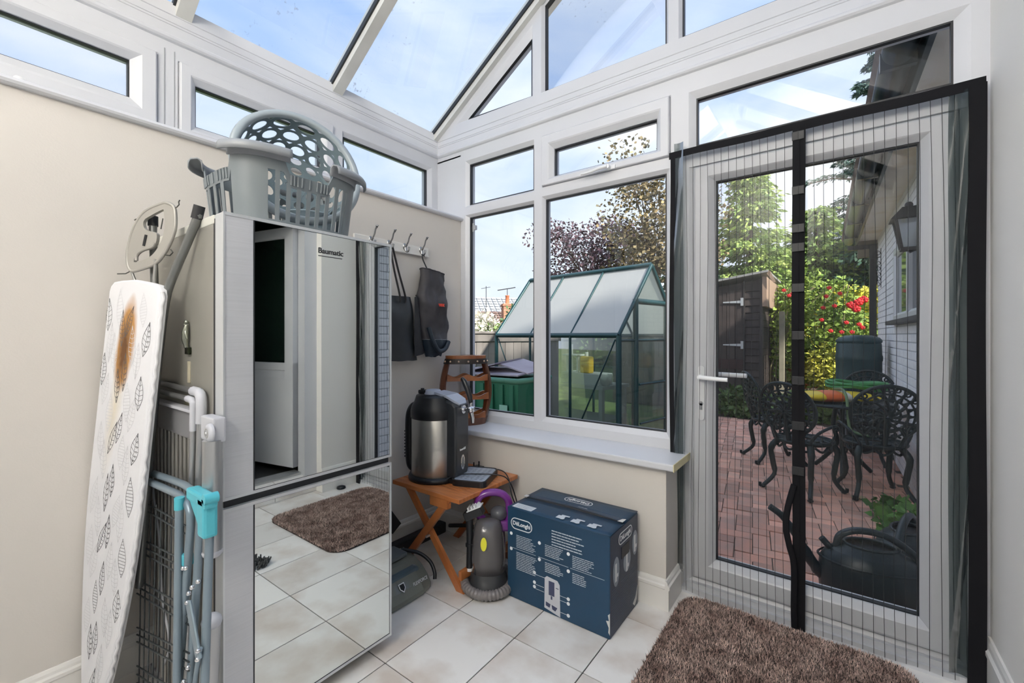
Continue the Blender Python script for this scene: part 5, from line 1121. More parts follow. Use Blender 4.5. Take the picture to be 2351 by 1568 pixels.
# cast metal chairs and table
IRON=mat('dark_cast_metal',(.018,.028,.030),.4,metal=.35)
def make_chair(label):
    t=thing('garden_chair',label,'chair',(0,0,G)); Z=0
    # front is +x ; seat height .44 ; back at x=-.19
    m=MB(); m.tube([(.205*math.cos(a),.205*math.sin(a),.43) for a in [2*PI*i/32 for i in range(32)]],.013,8,closed=True); m.lathe([(.19,.405),(.205,.41),(.205,.43),(.19,.437)],28)
    for k in range(14):
        a=2*PI*k/14; m.tube([(.19*math.cos(a),.19*math.sin(a),.432),(.13*math.cos(a+.22),.13*math.sin(a+.22),.432),(.06*math.cos(a),.06*math.sin(a),.432)],.009,6,flat=1.8)
    for rr_ in(.13,.07): m.tube([(rr_*math.cos(a),rr_*math.sin(a),.432) for a in [2*PI*i/20 for i in range(20)]],.011,6,closed=True,flat=1.4)
    obj('seat',m,IRON,t,world=False)
    # back: oval lattice leaning backwards
    tilt=lambda y,z:(-.195-(z-.44)*.22-.03*(1-(y/.22)**2)+.03,y,z)
    m=MB(); cz,ry,rz_=.70,.225,.215
    arch=[tilt(ry*math.cos(a),cz+rz_*math.sin(a)) for a in [R(-58+296*i/40) for i in range(41)]]
    m.tube(arch,.014,8); 
    obj('back_frame',m,IRON,t,world=False)
    m=MB()
    for f_,rr_ in((.80,.008),(.60,.009),(.38,.009)): m.tube([tilt(ry*f_*math.cos(a),cz-.02+rz_*f_*math.sin(a)) for a in [2*PI*i/30 for i in range(30)]],rr_,6,closed=True)
    for k in range(34):
        a=2*PI*k/34
        if -2.1<((a+PI)%(2*PI)-PI)<-1.05: pass
        f0,f1=.58,.99; s0=.12 if k%2 else -.12
        m.tube([tilt(ry*f_*math.cos(a+s_),cz-.02*(1-f_)+rz_*f_*math.sin(a+s_)) for f_,s_ in((f0,0),((f0+f1)/2,s0),(f1,0))],.0085,5)
        if k%2==0:
            cx_,cc=ry*.88*math.cos(a),cz+rz_*.88*math.sin(a); m.tube([tilt(cx_+.016*math.cos(b),cc+.016*math.sin(b)) for b in [2*PI*i/9 for i in range(9)]],.007,5,closed=True)
    for k in range(12):
        a=2*PI*k/12; m.tube([tilt(ry*f_*math.cos(a+s_),cz-.02+rz_*f_*math.sin(a+s_)) for f_,s_ in((.05,0),(.25,.25),(.42,0),(.60,-.1))],.0125,5)
    m.tube([tilt(0,.44),tilt(0,.52),tilt(0,.66)],.020,6); m.tube([tilt(-.10,.44),tilt(-.13,.52),tilt(-.09,.58),tilt(0,.56)],.012,6); m.tube([tilt(.10,.44),tilt(.13,.52),tilt(.09,.58),tilt(0,.56)],.012,6)
    stuff(obj('pierced_pattern',m,IRON,t,world=False))
    for sy in(1,-1):
        m=MB(); m.tube(bez([(-.16,sy*.14,.43),(-.13,sy*.19,.52),(-.04,sy*.23,.57),(.03,sy*.235,.575),(.06,sy*.232,.55),(.04,sy*.228,.535)],18),.012,7); m.tube(bez([(.0,sy*.205,.44),(.03,sy*.225,.50),(.0,sy*.232,.565)],8),.009,6); obj('arm_scroll',m,IRON,t,world=False)
        for sx in(1,-1):
            m=MB(); e=.24 if sx>0 else .27
            m.tube(bez([(sx*.13,sy*.13,.42),(sx*.175,sy*.165,.34),(sx*.165,sy*.155,.22),(sx*.155,sy*.15,.12),(sx*e*.82,sy*.185,.035),(sx*e*.95,sy*.205,.018),(sx*e*.96,sy*.208,.045)],30),[.026]*6+[.022]*8+[.017]*8+[.013]*12,8)
            m.sphere((sx*e*.88,sy*.195,.014),.022,8,sz=.6); obj('leg',m,IRON,t,world=False)
    m=MB()
    for k in range(10):
        a=2*PI*k/10; m.tube([(.19*math.cos(a+b),.19*math.sin(a+b),.40-.035*math.sin((b+.3)/.6*PI)) for b in [-.3+.1*i for i in range(7)]],.010,5)
    stuff(obj('apron_scrolls',m,IRON,t,world=False)); return t
ch=make_chair('black cast metal garden chair nearest the white wall, its back turned to the door')
ch.location=(.235,4.66,G); ch.rotation_euler=(0,0,R(105))
for (x,y,a,lb) in ((-.235,4.42,62,'black cast metal garden chair left of the first, its back behind the magnetic strip'),(-.53,5.30,28,'black cast metal garden chair standing furthest left, turned side-on'),(.215,5.86,-100,'black cast metal garden chair behind the table, in front of the water butt')):
    c=copy_tree(ch); c.location=(x,y,G); c.rotation_euler=(0,0,R(a)); c['label']=lb
for o in bpy.data.objects:
    if o.name.startswith('garden_chair') and o.parent is None: o['group']='chairs around the garden table'
TBG=thing('garden_table','round dark cast metal garden table carrying the compost sack','table',(.03,5.22,G))
m=MB(); c=(.03,5.22); m.lathe([(0,.60),(.40,.60),(.41,.605),(.41,.62),(0,.622)],40,c=c); obj('table_top',m,IRON,TBG)
for k in range(3):
    a=R(30+120*k); m=MB(); m.tube(bez([(c[0]+.05*math.cos(a),c[1]+.05*math.sin(a),.60),(c[0]+.08*math.cos(a),c[1]+.08*math.sin(a),.4),(c[0]+.05*math.cos(a),c[1]+.05*math.sin(a),.22),(c[0]+.16*math.cos(a),c[1]+.16*math.sin(a),.06),(c[0]+.25*math.cos(a),c[1]+.25*math.sin(a),G+.015)],24),.020,8); obj('leg',m,IRON,TBG)
YE=mat('yellow_sack',(.85,.62,.03),.45,bump=.3,bscale=14)
sk=thing('compost_sack','bright yellow and orange plastic compost sack on the garden table','sack',(-.02,5.17,.625))
Mk=Matrix.Translation((-.03,5.15,.625))@Matrix.Rotation(R(28),4,'Z')
def sackf(u,v):
    a=2*PI*v; hx=.33; x=-hx+2*hx*u; e=min(1,max(.05,math.sin(PI*min(1,max(0,(u*1.0))))**.35)); return tuple(Mk@Vector((x,.17*math.cos(a)*(.85+.15*e),.052+.052*e*math.sin(a)*(1+.2*noise.noise(Vector((x*7,math.cos(a)*2,1)))))))
obj('sack_body',sheet(24,17,sackf),YE,sk,fix=False)
def band_(u0,u1,m_,nm,grow=.003):
    def f(u,v): 
        p=Mk.inverted()@Vector(sackf(u0+(u1-u0)*u,v)); return tuple(Mk@Vector((p.x,p.y*1.012,.052+(p.z-.052)*1.03)))
    return obj(nm,sheet(10,17,f),m_,sk,fix=False)
band_(.27,.50,mat('orange_sack',(.80,.16,.04),.45),'orange_band'); band_(.53,.60,mat('pale_sack',(.75,.72,.62),.5),'pale_band')
ho=thing('garden_hose','coiled green garden hose lying on the compost sack','hose',(.12,5.35,.73))
m=MB(); pts=[]; rh=random.Random(2)
for i in range(170):
    a=i*.26; r_=.17+.025*math.sin(i*.21)+.01*rh.random(); pts.append((.145+r_*math.cos(a)*1.2,5.37+r_*math.sin(a)*.75,.742+.05*abs(math.sin(i*.045+1))+.012*math.sin(a*2+i*.1)))
m.tube(pts,.0125,8); obj('coil',m,mat('green_hose',(.05,.26,.07),.4),ho)
obj('loose_end',MB().tube(bez([(-.03,5.2,.74),(.03,5.02,.755),(.06,4.90,.68),(.07,4.86,.50),(.09,4.83,.425),(.16,4.76,.408),(.22,4.74,.405)],30),.012,8),mat('pale_green_hose',(.13,.22,.10),.4),ho)
# watering cans
CANM=mat('can_green_black',(.020,.032,.036),.4)
def can(loc,rz,label,sc=1):
    t=thing('watering_can',label,'watering can',loc,rz)
    m=MB(); m.lathe([(0,0),(.155,.0),(.168,.02),(.172,.10),(.166,.17),(.150,.205),(.13,.225)],36,sx=1.25,sy=.82); m.lathe([(.13,.225),(.10,.245),(.085,.262)],36,sx=1.25,sy=.82)
    m.lathe([(.168,.175),(.176,.18),(.168,.188)],36,sx=1.25,sy=.82)
    obj('body',m,CANM,t,world=False); obj('filler_rim',MB().tube([(.085*1.25*math.cos(a),.085*.82*math.sin(a),.262) for a in [2*PI*i/28 for i in range(28)]],.008,8,closed=True),CANM,t,world=False)
    m=MB(); m.lathe([(0,.238),(.095,.242)],24,sx=1.25,sy=.82); obj('inside',m,BLACKM,t,world=False)
    obj('spout',MB().tube(bez([(-.17,0,.06),(-.24,0,.13),(-.30,0,.24),(-.37,0,.34),(-.43,0,.385)],24),[.034]*5+[.026]*5+[.020]*6+[.017]*10,12),CANM,t,world=False)
    obj('handle',MB().tube(bez([(-.14,0,.225),(-.12,0,.29),(-.05,0,.325),(.06,0,.318),(.16,0,.255),(.215,0,.17),(.20,0,.09)],32),.0165,10,flat=1.2),CANM,t,world=False)
    obj('rose_holder',MB().cyl((-.155,0,.21),(-.20,.0,.262),.016,10),CANM,t,world=False); t.scale=(sc,)*3; return t
can((.125,2.80,G),R(12),'large dark green watering can just outside the door, spout pointing left')
can((.30,3.20,G),R(-107),'second dark watering can half hidden behind the large one',.95)
# low plants by the wall
def leafcloud(n,fn,size,rnd,asp=1.6,tri=False,droop=0):
    m=MB(); vs=[];fs=[]
    for _ in range(n):
        r_=fn(rnd)
        if r_ is None: continue
        p=Vector(r_[:3]); d=Vector(r_[3:6]) if len(r_)>=6 else Vector((rnd.gauss(0,1),rnd.gauss(0,1),rnd.gauss(0,.6)-droop))
        if d.length<1e-3: d=Vector((1,0,0))
        d.normalize(); s_=size*rnd.uniform(.6,1.3); w=d.cross(Vector((rnd.gauss(0,1),rnd.gauss(0,1),rnd.gauss(0,1))))
        if w.length<1e-3: continue
        w.normalize(); o=len(vs); L_=s_*asp
        vs+=[tuple(p),tuple(p+d*L_*.5+w*s_*.5),tuple(p+d*L_),tuple(p+d*L_*.5-w*s_*.5)]; fs.append((o,o+1,o+2,o+3))
    m.add(vs,fs); return m
def foliage(name,parent,n,fn,size,m_,seed,**k):
    o=obj(name,leafcloud(n,fn,size,random.Random(seed),**k),m_,parent,fix=False); o['kind']='stuff'; return o
def leafm(name,c,c2=None,isl=.45): 
    m=mat(name,c,.6,col2=c2 or tuple(x*.55 for x in c),vscale=2.5,island=isl,spec=.3); 
    return m
def blob(cx,cy,cz,rx,ry,rz_,shell=.35):
    def f(r):
        while True:
            a,b,c=r.uniform(-1,1),r.uniform(-1,1),r.uniform(-1,1); d=math.sqrt(a*a+b*b+c*c)
            if shell<d<1: break
        k=1+.22*noise.noise(Vector((a*2.2+cx,b*2.2,c*2.2))); return (cx+a*rx*k,cy+b*ry*k,cz+c*rz_*k)
    return f
st_=thing('strawberry_plant','low leafy green plants growing along the foot of the house wall','plant',(.40,4.1,G))
foliage('leaves',st_,150,blob(.31,4.02,.01,.13,.32,.10,.1),.075,leafm('fresh_green',(.13,.30,.06)),5,asp=1.1); 
obj('stems',MB().tube([(.36,3.9,G),(.37,3.95,.05)],.006,5),leafm('fresh_green',(.13,.30,.06)),st_)
tag(obj('dead_leaf',sheet(5,5,lambda u,v:(.08+.09*u,4.42+.05*v,G+.008+.015*math.sin(u*4+v*5)+.012*(u-.5)**2)),mat('dry_leaf',(.52,.42,.27),.7),None,loc=(.12,4.45,G),fix=False),'pale dry leaf lying on the paving by the chair foot','leaf')
# shed
SH=thing('garden_shed','dark brown timber shed with a sloping roof and pale strap hinges','shed',(-2.0,8.2,G))
SHM=mat('shed_board',(.060,.046,.042),.7,var=.35,vscale=5,stretch=(.3,1,3),objrand=.25); 
def rooft(x): return 2.25+(x+1.0)*.14
for k in range(18):
    z0=G+.02+.118*k
    if z0>2.05: break
    obj('board',MB().prism([(8.20,z0),(8.185,z0+.004),(8.20,z0+.116)],-1.26,-1.02,'x'),SHM,SH)
    obj('board',MB().box(-1.03,-1.005,8.22,9.9,z0+.003,z0+.115),SHM,SH)
obj('shell',MB().prism([(-3.6,G),(-1.03,G),(-1.03,2.17),(-3.6,1.82)],8.205,9.9,'y'),SHM,SH)
for k in range(12):
    x0_=-1.27-.128*(k+1)
    obj('door_board',MB().box(x0_+.004,x0_+.124,8.175,8.2,G+.05,2.03+(x0_+1.25)*.14),SHM,SH)
obj('corner_trim',MB().box(-1.035,-.995,8.17,8.225,G,2.18).box(-1.275,-1.25,8.165,8.2,G,2.15),mat('shed_trim',(.05,.042,.04),.7),SH)
obj('lower_rail',MB().box(-3.0,-1.275,8.160,8.176,.68,.85),mat('shed_rail',(.045,.022,.02),.7),SH)
HNG=mat('galvanised',(.50,.52,.53),.45,metal=.4)
for z in(1.81,1.09):
    m=MB(); m.prism([(-1.58,z-.010),(-1.31,z-.022),(-1.31,z+.022),(-1.58,z+.010)],8.155,8.168,'y'); m.box(-1.31,-1.27,8.15,8.166,z-.065,z+.065); obj('strap_hinge',m,HNG,SH)
obj('roof',MB().prism([(-3.8,1.86),(-.90,2.265),(-.90,2.30),(-3.8,1.895)],8.05,10.0,'y'),mat('roof_felt',(.28,.28,.27),.8),SH)
obj('barge_board',MB().prism([(-.90,2.30),(-.87,2.27),(-.80,2.10),(-.83,2.09),(-.92,2.24)],8.08,8.12,'y').box(-.99,-.93,8.12,9.9,1.72,2.2),mat('bare_timber',(.36,.25,.18),.8),SH)
# rose bush, support post
RSB=thing('rose_bush','climbing rose with many red flowers beside the shed','rose bush',(-.35,9.3,G))
LG1=leafm('rose_leaf',(.34,.44,.08),(.14,.24,.05))
foliage('leaves',RSB,5200,blob(-.42,9.5,1.35,.85,.6,1.05,.25),.055,LG1,21)
foliage('leaves',RSB,1500,blob(.15,9.3,1.0,.5,.4,.75,.2),.055,LG1,22)
m=MB(); rr=random.Random(9)
for k in range(14): 
    x=rr.uniform(-1.0,.3); m.tube(bez([(x,9.3,G),(x+rr.uniform(-.1,.1),9.25,.7),(x+rr.uniform(-.3,.3),9.3,1.5),(x+rr.uniform(-.4,.4),9.3,2.1)],12),.010,5)
obj('stems',m,mat('rose_stem',(.30,.27,.14),.8),RSB)
RED=mat('red_petal',(.72,.015,.02),.5)
fp=[(-.75,8.85,2.02),(-.68,8.9,1.93),(-.60,8.85,1.80),(-.12,8.8,2.02),(-.16,8.75,1.88),(.02,8.8,1.92),(-.20,8.8,1.70),(-.05,8.75,1.72),(.16,8.7,1.72),(.25,8.7,1.76),(.22,8.7,1.66),(.31,8.72,1.80),(.10,8.7,1.45),(.04,8.7,1.30),(.26,8.75,1.42),(.12,8.7,1.15),(-.10,8.7,1.32),(.0,8.75,.95),(-.22,8.8,1.50),(.30,8.75,1.37),(-.62,8.8,1.95),(.17,8.7,1.30)]
for i,(x,y,z) in enumerate(fp):
    s_=.038 if i not in(8,9,10,11) else .07; m=MB(); rf_=random.Random(i)
    for k in range(9):
        a=2*PI*k/9*1.6; rr_=s_*(.35+.07*k); m.sphere((x+rr_*.6*math.cos(a),y-.02,z+rr_*.6*math.sin(a)),s_*.5,6,sz=.8)
    obj('flower',m,RED,RSB)
tag(obj('wooden_post',MB().bbox(-.80,-.72,8.55,8.63,G,1.65,.008),mat('weathered_post',(.36,.33,.24),.8,var=.2,vscale=9),None,loc=(-.76,8.59,G)),'pale weathered wooden post supporting the climbing rose','post')
# hedge and border plants
HG=thing('golden_hedge','clipped bright yellow-green hedge beyond the rose bush','hedge',(.6,13.8,G)); foliage('leaves',HG,9000,blob(.55,13.9,1.05,1.6,1.0,1.45,.55),.085,leafm('golden_leaf',(.62,.56,.06),(.36,.36,.04)),31)
obj('trunk',MB().cyl((.55,13.9,G),(.55,13.9,1.0),.06,8),mat('bark',(.10,.07,.05),.9),HG)
BP=thing('border_shrub','rust-orange leaved shrub low under the roses','shrub',(.2,9.6,G)); foliage('leaves',BP,2200,blob(.1,9.9,.55,.9,.5,.55,.2),.05,leafm('rust_leaf',(.50,.20,.05),(.25,.10,.03)),33); obj('stems',MB().cyl((.1,9.9,G),(.1,9.9,.5),.03,6),MATS['bark'],BP)
B2=thing('yellow_shrub','small yellow-green shrub between the roses and the rust-orange one','shrub',(-.2,9.2,G)); foliage('leaves',B2,1500,blob(-.15,9.0,.72,.35,.3,.40,.2),.05,leafm('yellow_leaf',(.60,.55,.08),(.30,.34,.05)),34); obj('stems',MB().cyl((-.15,9.0,G),(-.15,9.0,.5),.02,6),MATS['bark'],B2)
B3=thing('fern_clump','leafy green clump at the foot of the shed','plant',(-1.25,7.85,G)); foliage('leaves',B3,1600,blob(-1.18,7.85,.16,.45,.22,.28,.1),.05,leafm('dull_green',(.16,.25,.09)),35,asp=2.4); obj('stems',MB().cyl((-1.18,7.85,G),(-1.18,7.85,.2),.012,6),MATS['bark'],B3)
B4=thing('low_shrub','green ground plants behind the garden table','plant',(-.1,7.9,G)); foliage('leaves',B4,1800,blob(-.25,8.05,.15,.55,.20,.26,.1),.05,leafm('mid_green',(.22,.33,.10)),36,asp=2.2); obj('stems',MB().cyl((-.15,8.0,G),(-.15,8.0,.2),.012,6),MATS['bark'],B4)
obj('soil',MB().box(-1.9,.60,7.72,30,G-.04,G-.004),mat('soil',(.10,.065,.04),.95,var=.3,vscale=6),gd)
# conifers
def conifer(name,label,c,h,r,n,m_,seed,size=.12,droop=.5,base=.3,tiers=34,cat='tree',pw_=1.0,irr=.25):
    t=thing(name,label,cat,(c[0],c[1],G)); rd=random.Random(seed); br=[]
    for i in range(tiers*7):
        f=rd.random(); z=base+(h-base)*f; a=rd.uniform(0,2*PI); L_=r*(1-f)**pw_*rd.uniform(1-irr,1.05)+.12; br.append((z,a,L_))
    def f(q):
        z,a,L_=br[int(q.random()*len(br))]; s_=q.random()**.6; x=c[0]+math.cos(a)*L_*s_; y=c[1]+math.sin(a)*L_*s_; zz=z-droop*.25*L_*s_*s_+q.gauss(0,.05); sp=.05+.13*s_
        return (x+q.gauss(0,sp),y+q.gauss(0,sp),max(.1,zz),math.cos(a)+q.gauss(0,.5),math.sin(a)+q.gauss(0,.5),-droop+q.gauss(0,.35))
    foliage('foliage',t,n,f,size,m_,seed+1,asp=2.6)
    m=MB(); m.tube([(c[0],c[1],G),(c[0],c[1],h*.95)],[.16*r/1.5,.02],8); obj('trunk',m,MATS['bark'],t)
    return t,br
conifer('conifer','tall bright green conifer rising behind the shed',(-2.25,15.6),6.7,2.1,26000,leafm('conifer_lime',(.40,.50,.12),(.18,.30,.08),.5),51,.075)
conifer('conifer','broad mid-green conifer right of the tall bright one, above the roses',(-.6,18.2),5.6,2.2,15000,leafm('conifer_mid',(.32,.42,.10),(.12,.22,.07),.5),53,.085,pw_=.7)
conifer('conifer','dark green evergreen beyond the yellow hedge, next to the downpipe',(1.0,17.5),4.9,1.9,14000,leafm('conifer_dark',(.07,.14,.08),(.03,.07,.045),.5),57,.085,pw_=.6)
conifer('conifer','dark conifer left behind the shed roof',(-3.9,14.5),4.2,1.8,9000,leafm('conifer_dark2',(.10,.20,.10),(.05,.10,.06),.5),58,.085,pw_=.7)
# cedar with level tiers
CD_=thing('cedar_tree','blue-green cedar with spreading level branches above the house roof','tree',(1.45,22.0,G)); rd=random.Random(61); br=[]; cc=(1.45,22.0); bm_=MB()
for i in range(95):
    f_=(i+rd.random())/95; z=3.6+9.0*f_; a=rd.uniform(0,2*PI); L_=(3.5*(1-f_)**.75+.35)*rd.uniform(.55,1.1); br.append((z,a,L_))
    bm_.tube([(cc[0],cc[1],z-.2),(cc[0]+math.cos(a)*L_*.6,cc[1]+math.sin(a)*L_*.6,z+.12),(cc[0]+math.cos(a)*L_,cc[1]+math.sin(a)*L_,z-.05)],[.05,.03,.01],5)
def cf(q):
    z,a,L_=br[int(q.random()*len(br))]; s_=q.random()**.75; w_=.42*L_*s_*q.uniform(-1,1)*(1.15-s_); x=cc[0]+math.cos(a)*L_*s_-math.sin(a)*w_; y=cc[1]+math.sin(a)*L_*s_+math.cos(a)*w_
    return (x,y,z+.10*L_*math.sin(s_*2.4)-.10*abs(w_)-.22*s_*s_*L_*.4+q.gauss(0,.035),math.cos(a)+q.gauss(0,.6),math.sin(a)+q.gauss(0,.6),-.45+q.gauss(0,.25))
foliage('foliage',CD_,30000,cf,.055,leafm('cedar_needles',(.13,.20,.16),(.07,.12,.11),.5),62,asp=3.2)
bm_.tube([(cc[0],cc[1],G),(cc[0],cc[1],12.4)],[.28,.04],8); stuff(obj('branches',bm_,MATS['bark'],CD_))
# broadleaf trees
def tree(label,c,zc,rx,rz_,n,m_,seed,size=.11,blobs=9,name='broadleaf_tree',tr=.12):
    t=thing(name,label,'tree',(c[0],c[1],G)); rd=random.Random(seed); bl=[]; bm2=MB()
    for i in range(blobs):
        a=rd.uniform(0,2*PI); rr_=rx*math.sqrt(rd.random())*.75; z=zc+rz_*rd.uniform(-.75,.8); s_=rd.uniform(.3,.5); bl.append((c[0]+rr_*math.cos(a),c[1]+rr_*math.sin(a),z,rx*s_,rz_*s_))
        bm2.tube(bez([(c[0],c[1],zc-rz_*1.1),((c[0]*1.4+bl[-1][0]*.6)/2,(c[1]*1.4+bl[-1][1]*.6)/2,zc-rz_*.4),bl[-1][:3]],8),[tr*.4]*3+[tr*.22]*4+[tr*.1]*8,5)
    def f(q):
        b=bl[int(q.random()*len(bl))]; 
        while True:
            u,v,w=q.uniform(-1,1),q.uniform(-1,1),q.uniform(-1,1)
            if u*u+v*v+w*w<1: break
        k=1.15+.5*noise.noise(Vector((u*2+b[0],v*2,w*2))); return (b[0]+u*b[3]*k,b[1]+v*b[3]*k,b[2]+w*b[4]*k)
    foliage('leaves',t,n,f,size,m_,seed+1,asp=1.3)
    bm2.tube([(c[0],c[1],G),(c[0],c[1],zc-rz_*.6)],[tr,tr*.6],8); obj('trunk',bm2,MATS['bark'],t); return t
tree('purple-leaved tree behind the greenhouse roof',(-6.9,13.9),4.0,2.1,1.45,7500,leafm('purple_leaf',(.17,.10,.12),(.06,.035,.045),.5),71,.085,16)
tree('airy green and russet tree right of the purple one, beside the window frame',(-4.35,12.9),4.55,1.75,1.75,7500,leafm('russet_leaf',(.36,.26,.13),(.10,.10,.06),.6),75,.085,15)
# fence on the left
FN=thing('garden_fence','grey weathered close-board fence with a capping rail, left of the greenhouse','fence',(-4.24,5.5,G)); FNM=mat('grey_fence',(.30,.27,.25),.85,var=.3,vscale=6,stretch=(1,1,.15),objrand=.2)
f0=None
for k in range(34):
    y=2.9+.142*k
    if f0 is None: f0=obj('fence_board',MB().box(-.011,.011,-.068,.068,G,1.16),FNM,FN,world=False); f0.location=(0,y-5.5,-G)
    else: dup(f0,FN,(random.uniform(-.003,.003),y-5.5,-G))
obj('top_rail',MB().bbox(-4.27,-4.205,2.8,7.8,1.16,1.275,.006),FNM,FN); obj('capping',MB().bbox(-4.29,-4.185,2.8,7.8,1.275,1.31,.006),FNM,FN)
# greenhouse
GH=thing('greenhouse','small green-framed greenhouse with milky roof panels','greenhouse',(-2.6,4.6,G))
GA=math.atan2(.189,-.982); Mg=Matrix.Translation((-1.713,4.04,0))@Matrix.Rotation(GA,4,'Z')@Matrix.Scale(-1,4,Vector((0,1,0)))   # local +x along the length, local +y to the far side
GRN=mat('greenhouse_green',(.012,.055,.062),.35,metal=.2); GL_,GW=1.83,1.22; EZg,RZg=1.25,2.0
def gpt(x,y,z): return Mg@Vector((x,y,z))
def bar(a,b,r,nm='frame_bar',w=1.0,m_=GRN): return obj(nm,MB().tube([gpt(*a),gpt(*b)],r,4,flat=w),m_,GH)
for y in(0,GW):
    bar((0,y,EZg),(GL_,y,EZg),.026,'eaves_rail'); bar((0,y,G+.02),(GL_,y,G+.02),.03,'base_rail')
    for k in range(4): bar((k*.61,y,G),(k*.61,y,EZg),.030 if k in(0,3) else .018,'post'); bar((k*.61,y,EZg),(k*.61,GW/2,RZg),.026 if k in(0,3) else .016,'roof_bar')
bar((0,GW/2,RZg),(GL_,GW/2,RZg),.030,'ridge_bar')
bar((0,0,EZg-.05),(0,GW,EZg-.05),.014,'gable_rail'); bar((GL_,0,EZg),(GL_,GW,EZg),.018,'gable_rail')
bar((.04,0,EZg-.04),(.56,0,.15),.010,'brace'); bar((GL_-.04,0,EZg-.04),(GL_-.56,0,.2),.010,'brace')
for y in(.30,.92): bar((0,y,G),(0,y,1.62),.030,'door_post')
bar((0,.30,1.60),(0,.92,1.60),.030,'door_head'); bar((-.03,.32,.75),(-.03,.90,.75),.014,'door_rail'); bar((-.03,.34,.35),(-.03,.9,.35),.012,'door_rail')
MILK=glassmat('twinwall_panel',(.75,.77,.76),.8,rough=.25,haze=.80,hazecol=(.66,.66,.63)); CLR=glassmat('greenhouse_glass',(.72,.80,.76),1.4,rough=.02,haze=.14,hazecol=(.45,.50,.45))
for y in(0,GW):
    for k in range(3):
        a,b=k*.61+.01,(k+1)*.61-.01
        obj('roof_panel',MB().add([gpt(a,y,EZg+.01),gpt(b,y,EZg+.01),gpt(b,GW/2,RZg-.01),gpt(a,GW/2,RZg-.01)],[(0,1,2,3)]),MILK,GH,fix=False)
        obj('side_panel',MB().add([gpt(a,y,G+.03),gpt(b,y,G+.03),gpt(b,y,EZg-.02),gpt(a,y,EZg-.02)],[(0,1,2,3)]),CLR,GH,fix=False)
for x in(0,GL_):
    obj('gable_panel',MB().add([gpt(x,.02,G),gpt(x,GW-.02,G),gpt(x,GW-.02,EZg),gpt(x,GW/2,RZg-.03),gpt(x,.02,EZg)],[(0,1,2,3,4)]),CLR,GH,fix=False)
# inside the greenhouse
def gthing(nm,lb,cat,x,y,z): 
    p=gpt(x,y,z); return thing(nm,lb,cat,tuple(p))
pb=gthing('potting_bench','grey potting bench inside the greenhouse','bench',.9,.75,G)
m=MB(); m.box(.55,1.75,.50,1.05,.62,.66,Mg); obj('bench_top',m,mat('bench_grey',(.35,.37,.39),.6),pb)
for x,y in((.60,.55),(1.70,.55),(.60,1.0),(1.70,1.0)): obj('leg',MB().box(x-.025,x+.025,y-.025,y+.025,G,.62,Mg),mat('bench_grey',(.35,.37,.39)),pb)
obj('lower_shelf',MB().box(.60,1.70,.52,1.02,.22,.25,Mg),mat('bench_grey',(.35,.37,.39)),pb); obj('back_tray',MB().bbox(.62,1.2,.52,.80,.66,.80,.01,M=Mg),mat('galvanised_tray',(.42,.45,.47),.5),pb)
stl=gthing('folding_stool','white folding stool on the greenhouse bench','stool',1.0,.6,.8)
m=MB(); m.bbox(.93,1.16,.50,.66,1.0,1.02,.005,M=Mg); obj('seat',m,WHITE,stl)
for x in(.96,1.12): obj('leg',MB().box(x-.012,x+.012,.55,.58,.80,1.0,Mg),WHITE,stl)
yb_=gthing('yellow_bottle','yellow plastic bottle beside the white stool in the greenhouse','bottle',.82,.58,.86)
m=MB(); m.bbox(.76,.90,.52,.62,.80,1.0,.02,M=Mg); obj('body',m,mat('yellow_plastic',(.80,.50,.02),.4),yb_); obj('cap',MB().cyl(gpt(.83,.57,1.0),gpt(.83,.57,1.05),.02,10),WHITE,yb_)
tag(obj('glass_bowl',MB().lathe([(.03,.66),(.07,.69),(.085,.76),(.075,.80)],20,c=tuple(gpt(.60,.62,0))[:2]),glassmat('bowl_glass',(.6,.66,.66),3,haze=.3),None,loc=tuple(gpt(.60,.62,.66))),'clear glass bowl at the end of the greenhouse bench','bowl')
tag(obj('garden_cane',MB().tube([gpt(1.08,.60,.8),gpt(1.08,.60,1.14)],.012,6),WHITE,None,loc=tuple(gpt(1.08,.6,.8))),'white upright spray wand on the greenhouse bench','tool')
# green bin with sheet
GBn=thing('garden_bin','large green ribbed garden bin below the window','bin',(-2.3,3.2,G)); GBM=mat('bin_green',(.015,.16,.085),.4)
bx=(-2.92,-2.13,2.95,3.45)
m=MB(); vs=[]; k=0
m.add([(bx[0]+.05,bx[2]+.05,G),(bx[1]-.05,bx[2]+.05,G),(bx[1]-.05,bx[3]-.05,G),(bx[0]+.05,bx[3]-.05,G),(bx[0],bx[2],.86),(bx[1],bx[2],.86),(bx[1],bx[3],.86),(bx[0],bx[3],.86)],[(0,1,2,3),(0,1,5,4),(1,2,6,5),(2,3,7,6),(3,0,4,7)]); obj('body',m,GBM,GBn)
for k in range(7): obj('rib',MB().prism([(-2.86+.108*k,G),(-2.83+.108*k,G),(-2.825+.108*k,.83),(-2.865+.108*k,.83)],2.94,3.0,'y'),GBM,GBn)
obj('rim',MB().tube([(bx[0],bx[2],.865),(bx[1],bx[2],.865),(bx[1],bx[3],.865),(bx[0],bx[3],.865)],.024,8,closed=True),mat('bin_rim_green',(.10,.30,.20),.4),GBn)
obj('bin_label',MB().box(-2.32,-2.235,2.938,2.942,.60,.66),mat('label_mint',(.35,.62,.48),.5),GBn)
for k,(x0_,x1_,z0,z1,dy) in enumerate([(-2.75,-2.35,.90,.955,.0),(-2.52,-2.12,.915,.99,.08),(-2.28,-1.92,.895,.94,.05)]):
    pass
PC=mat('mauve_slate',(.40,.35,.40),.6,var=.15)
PL_=thing('slate_cover','mauve-grey overlapping sheets covering the green garden bin','cover',(-2.33,3.2,.89))
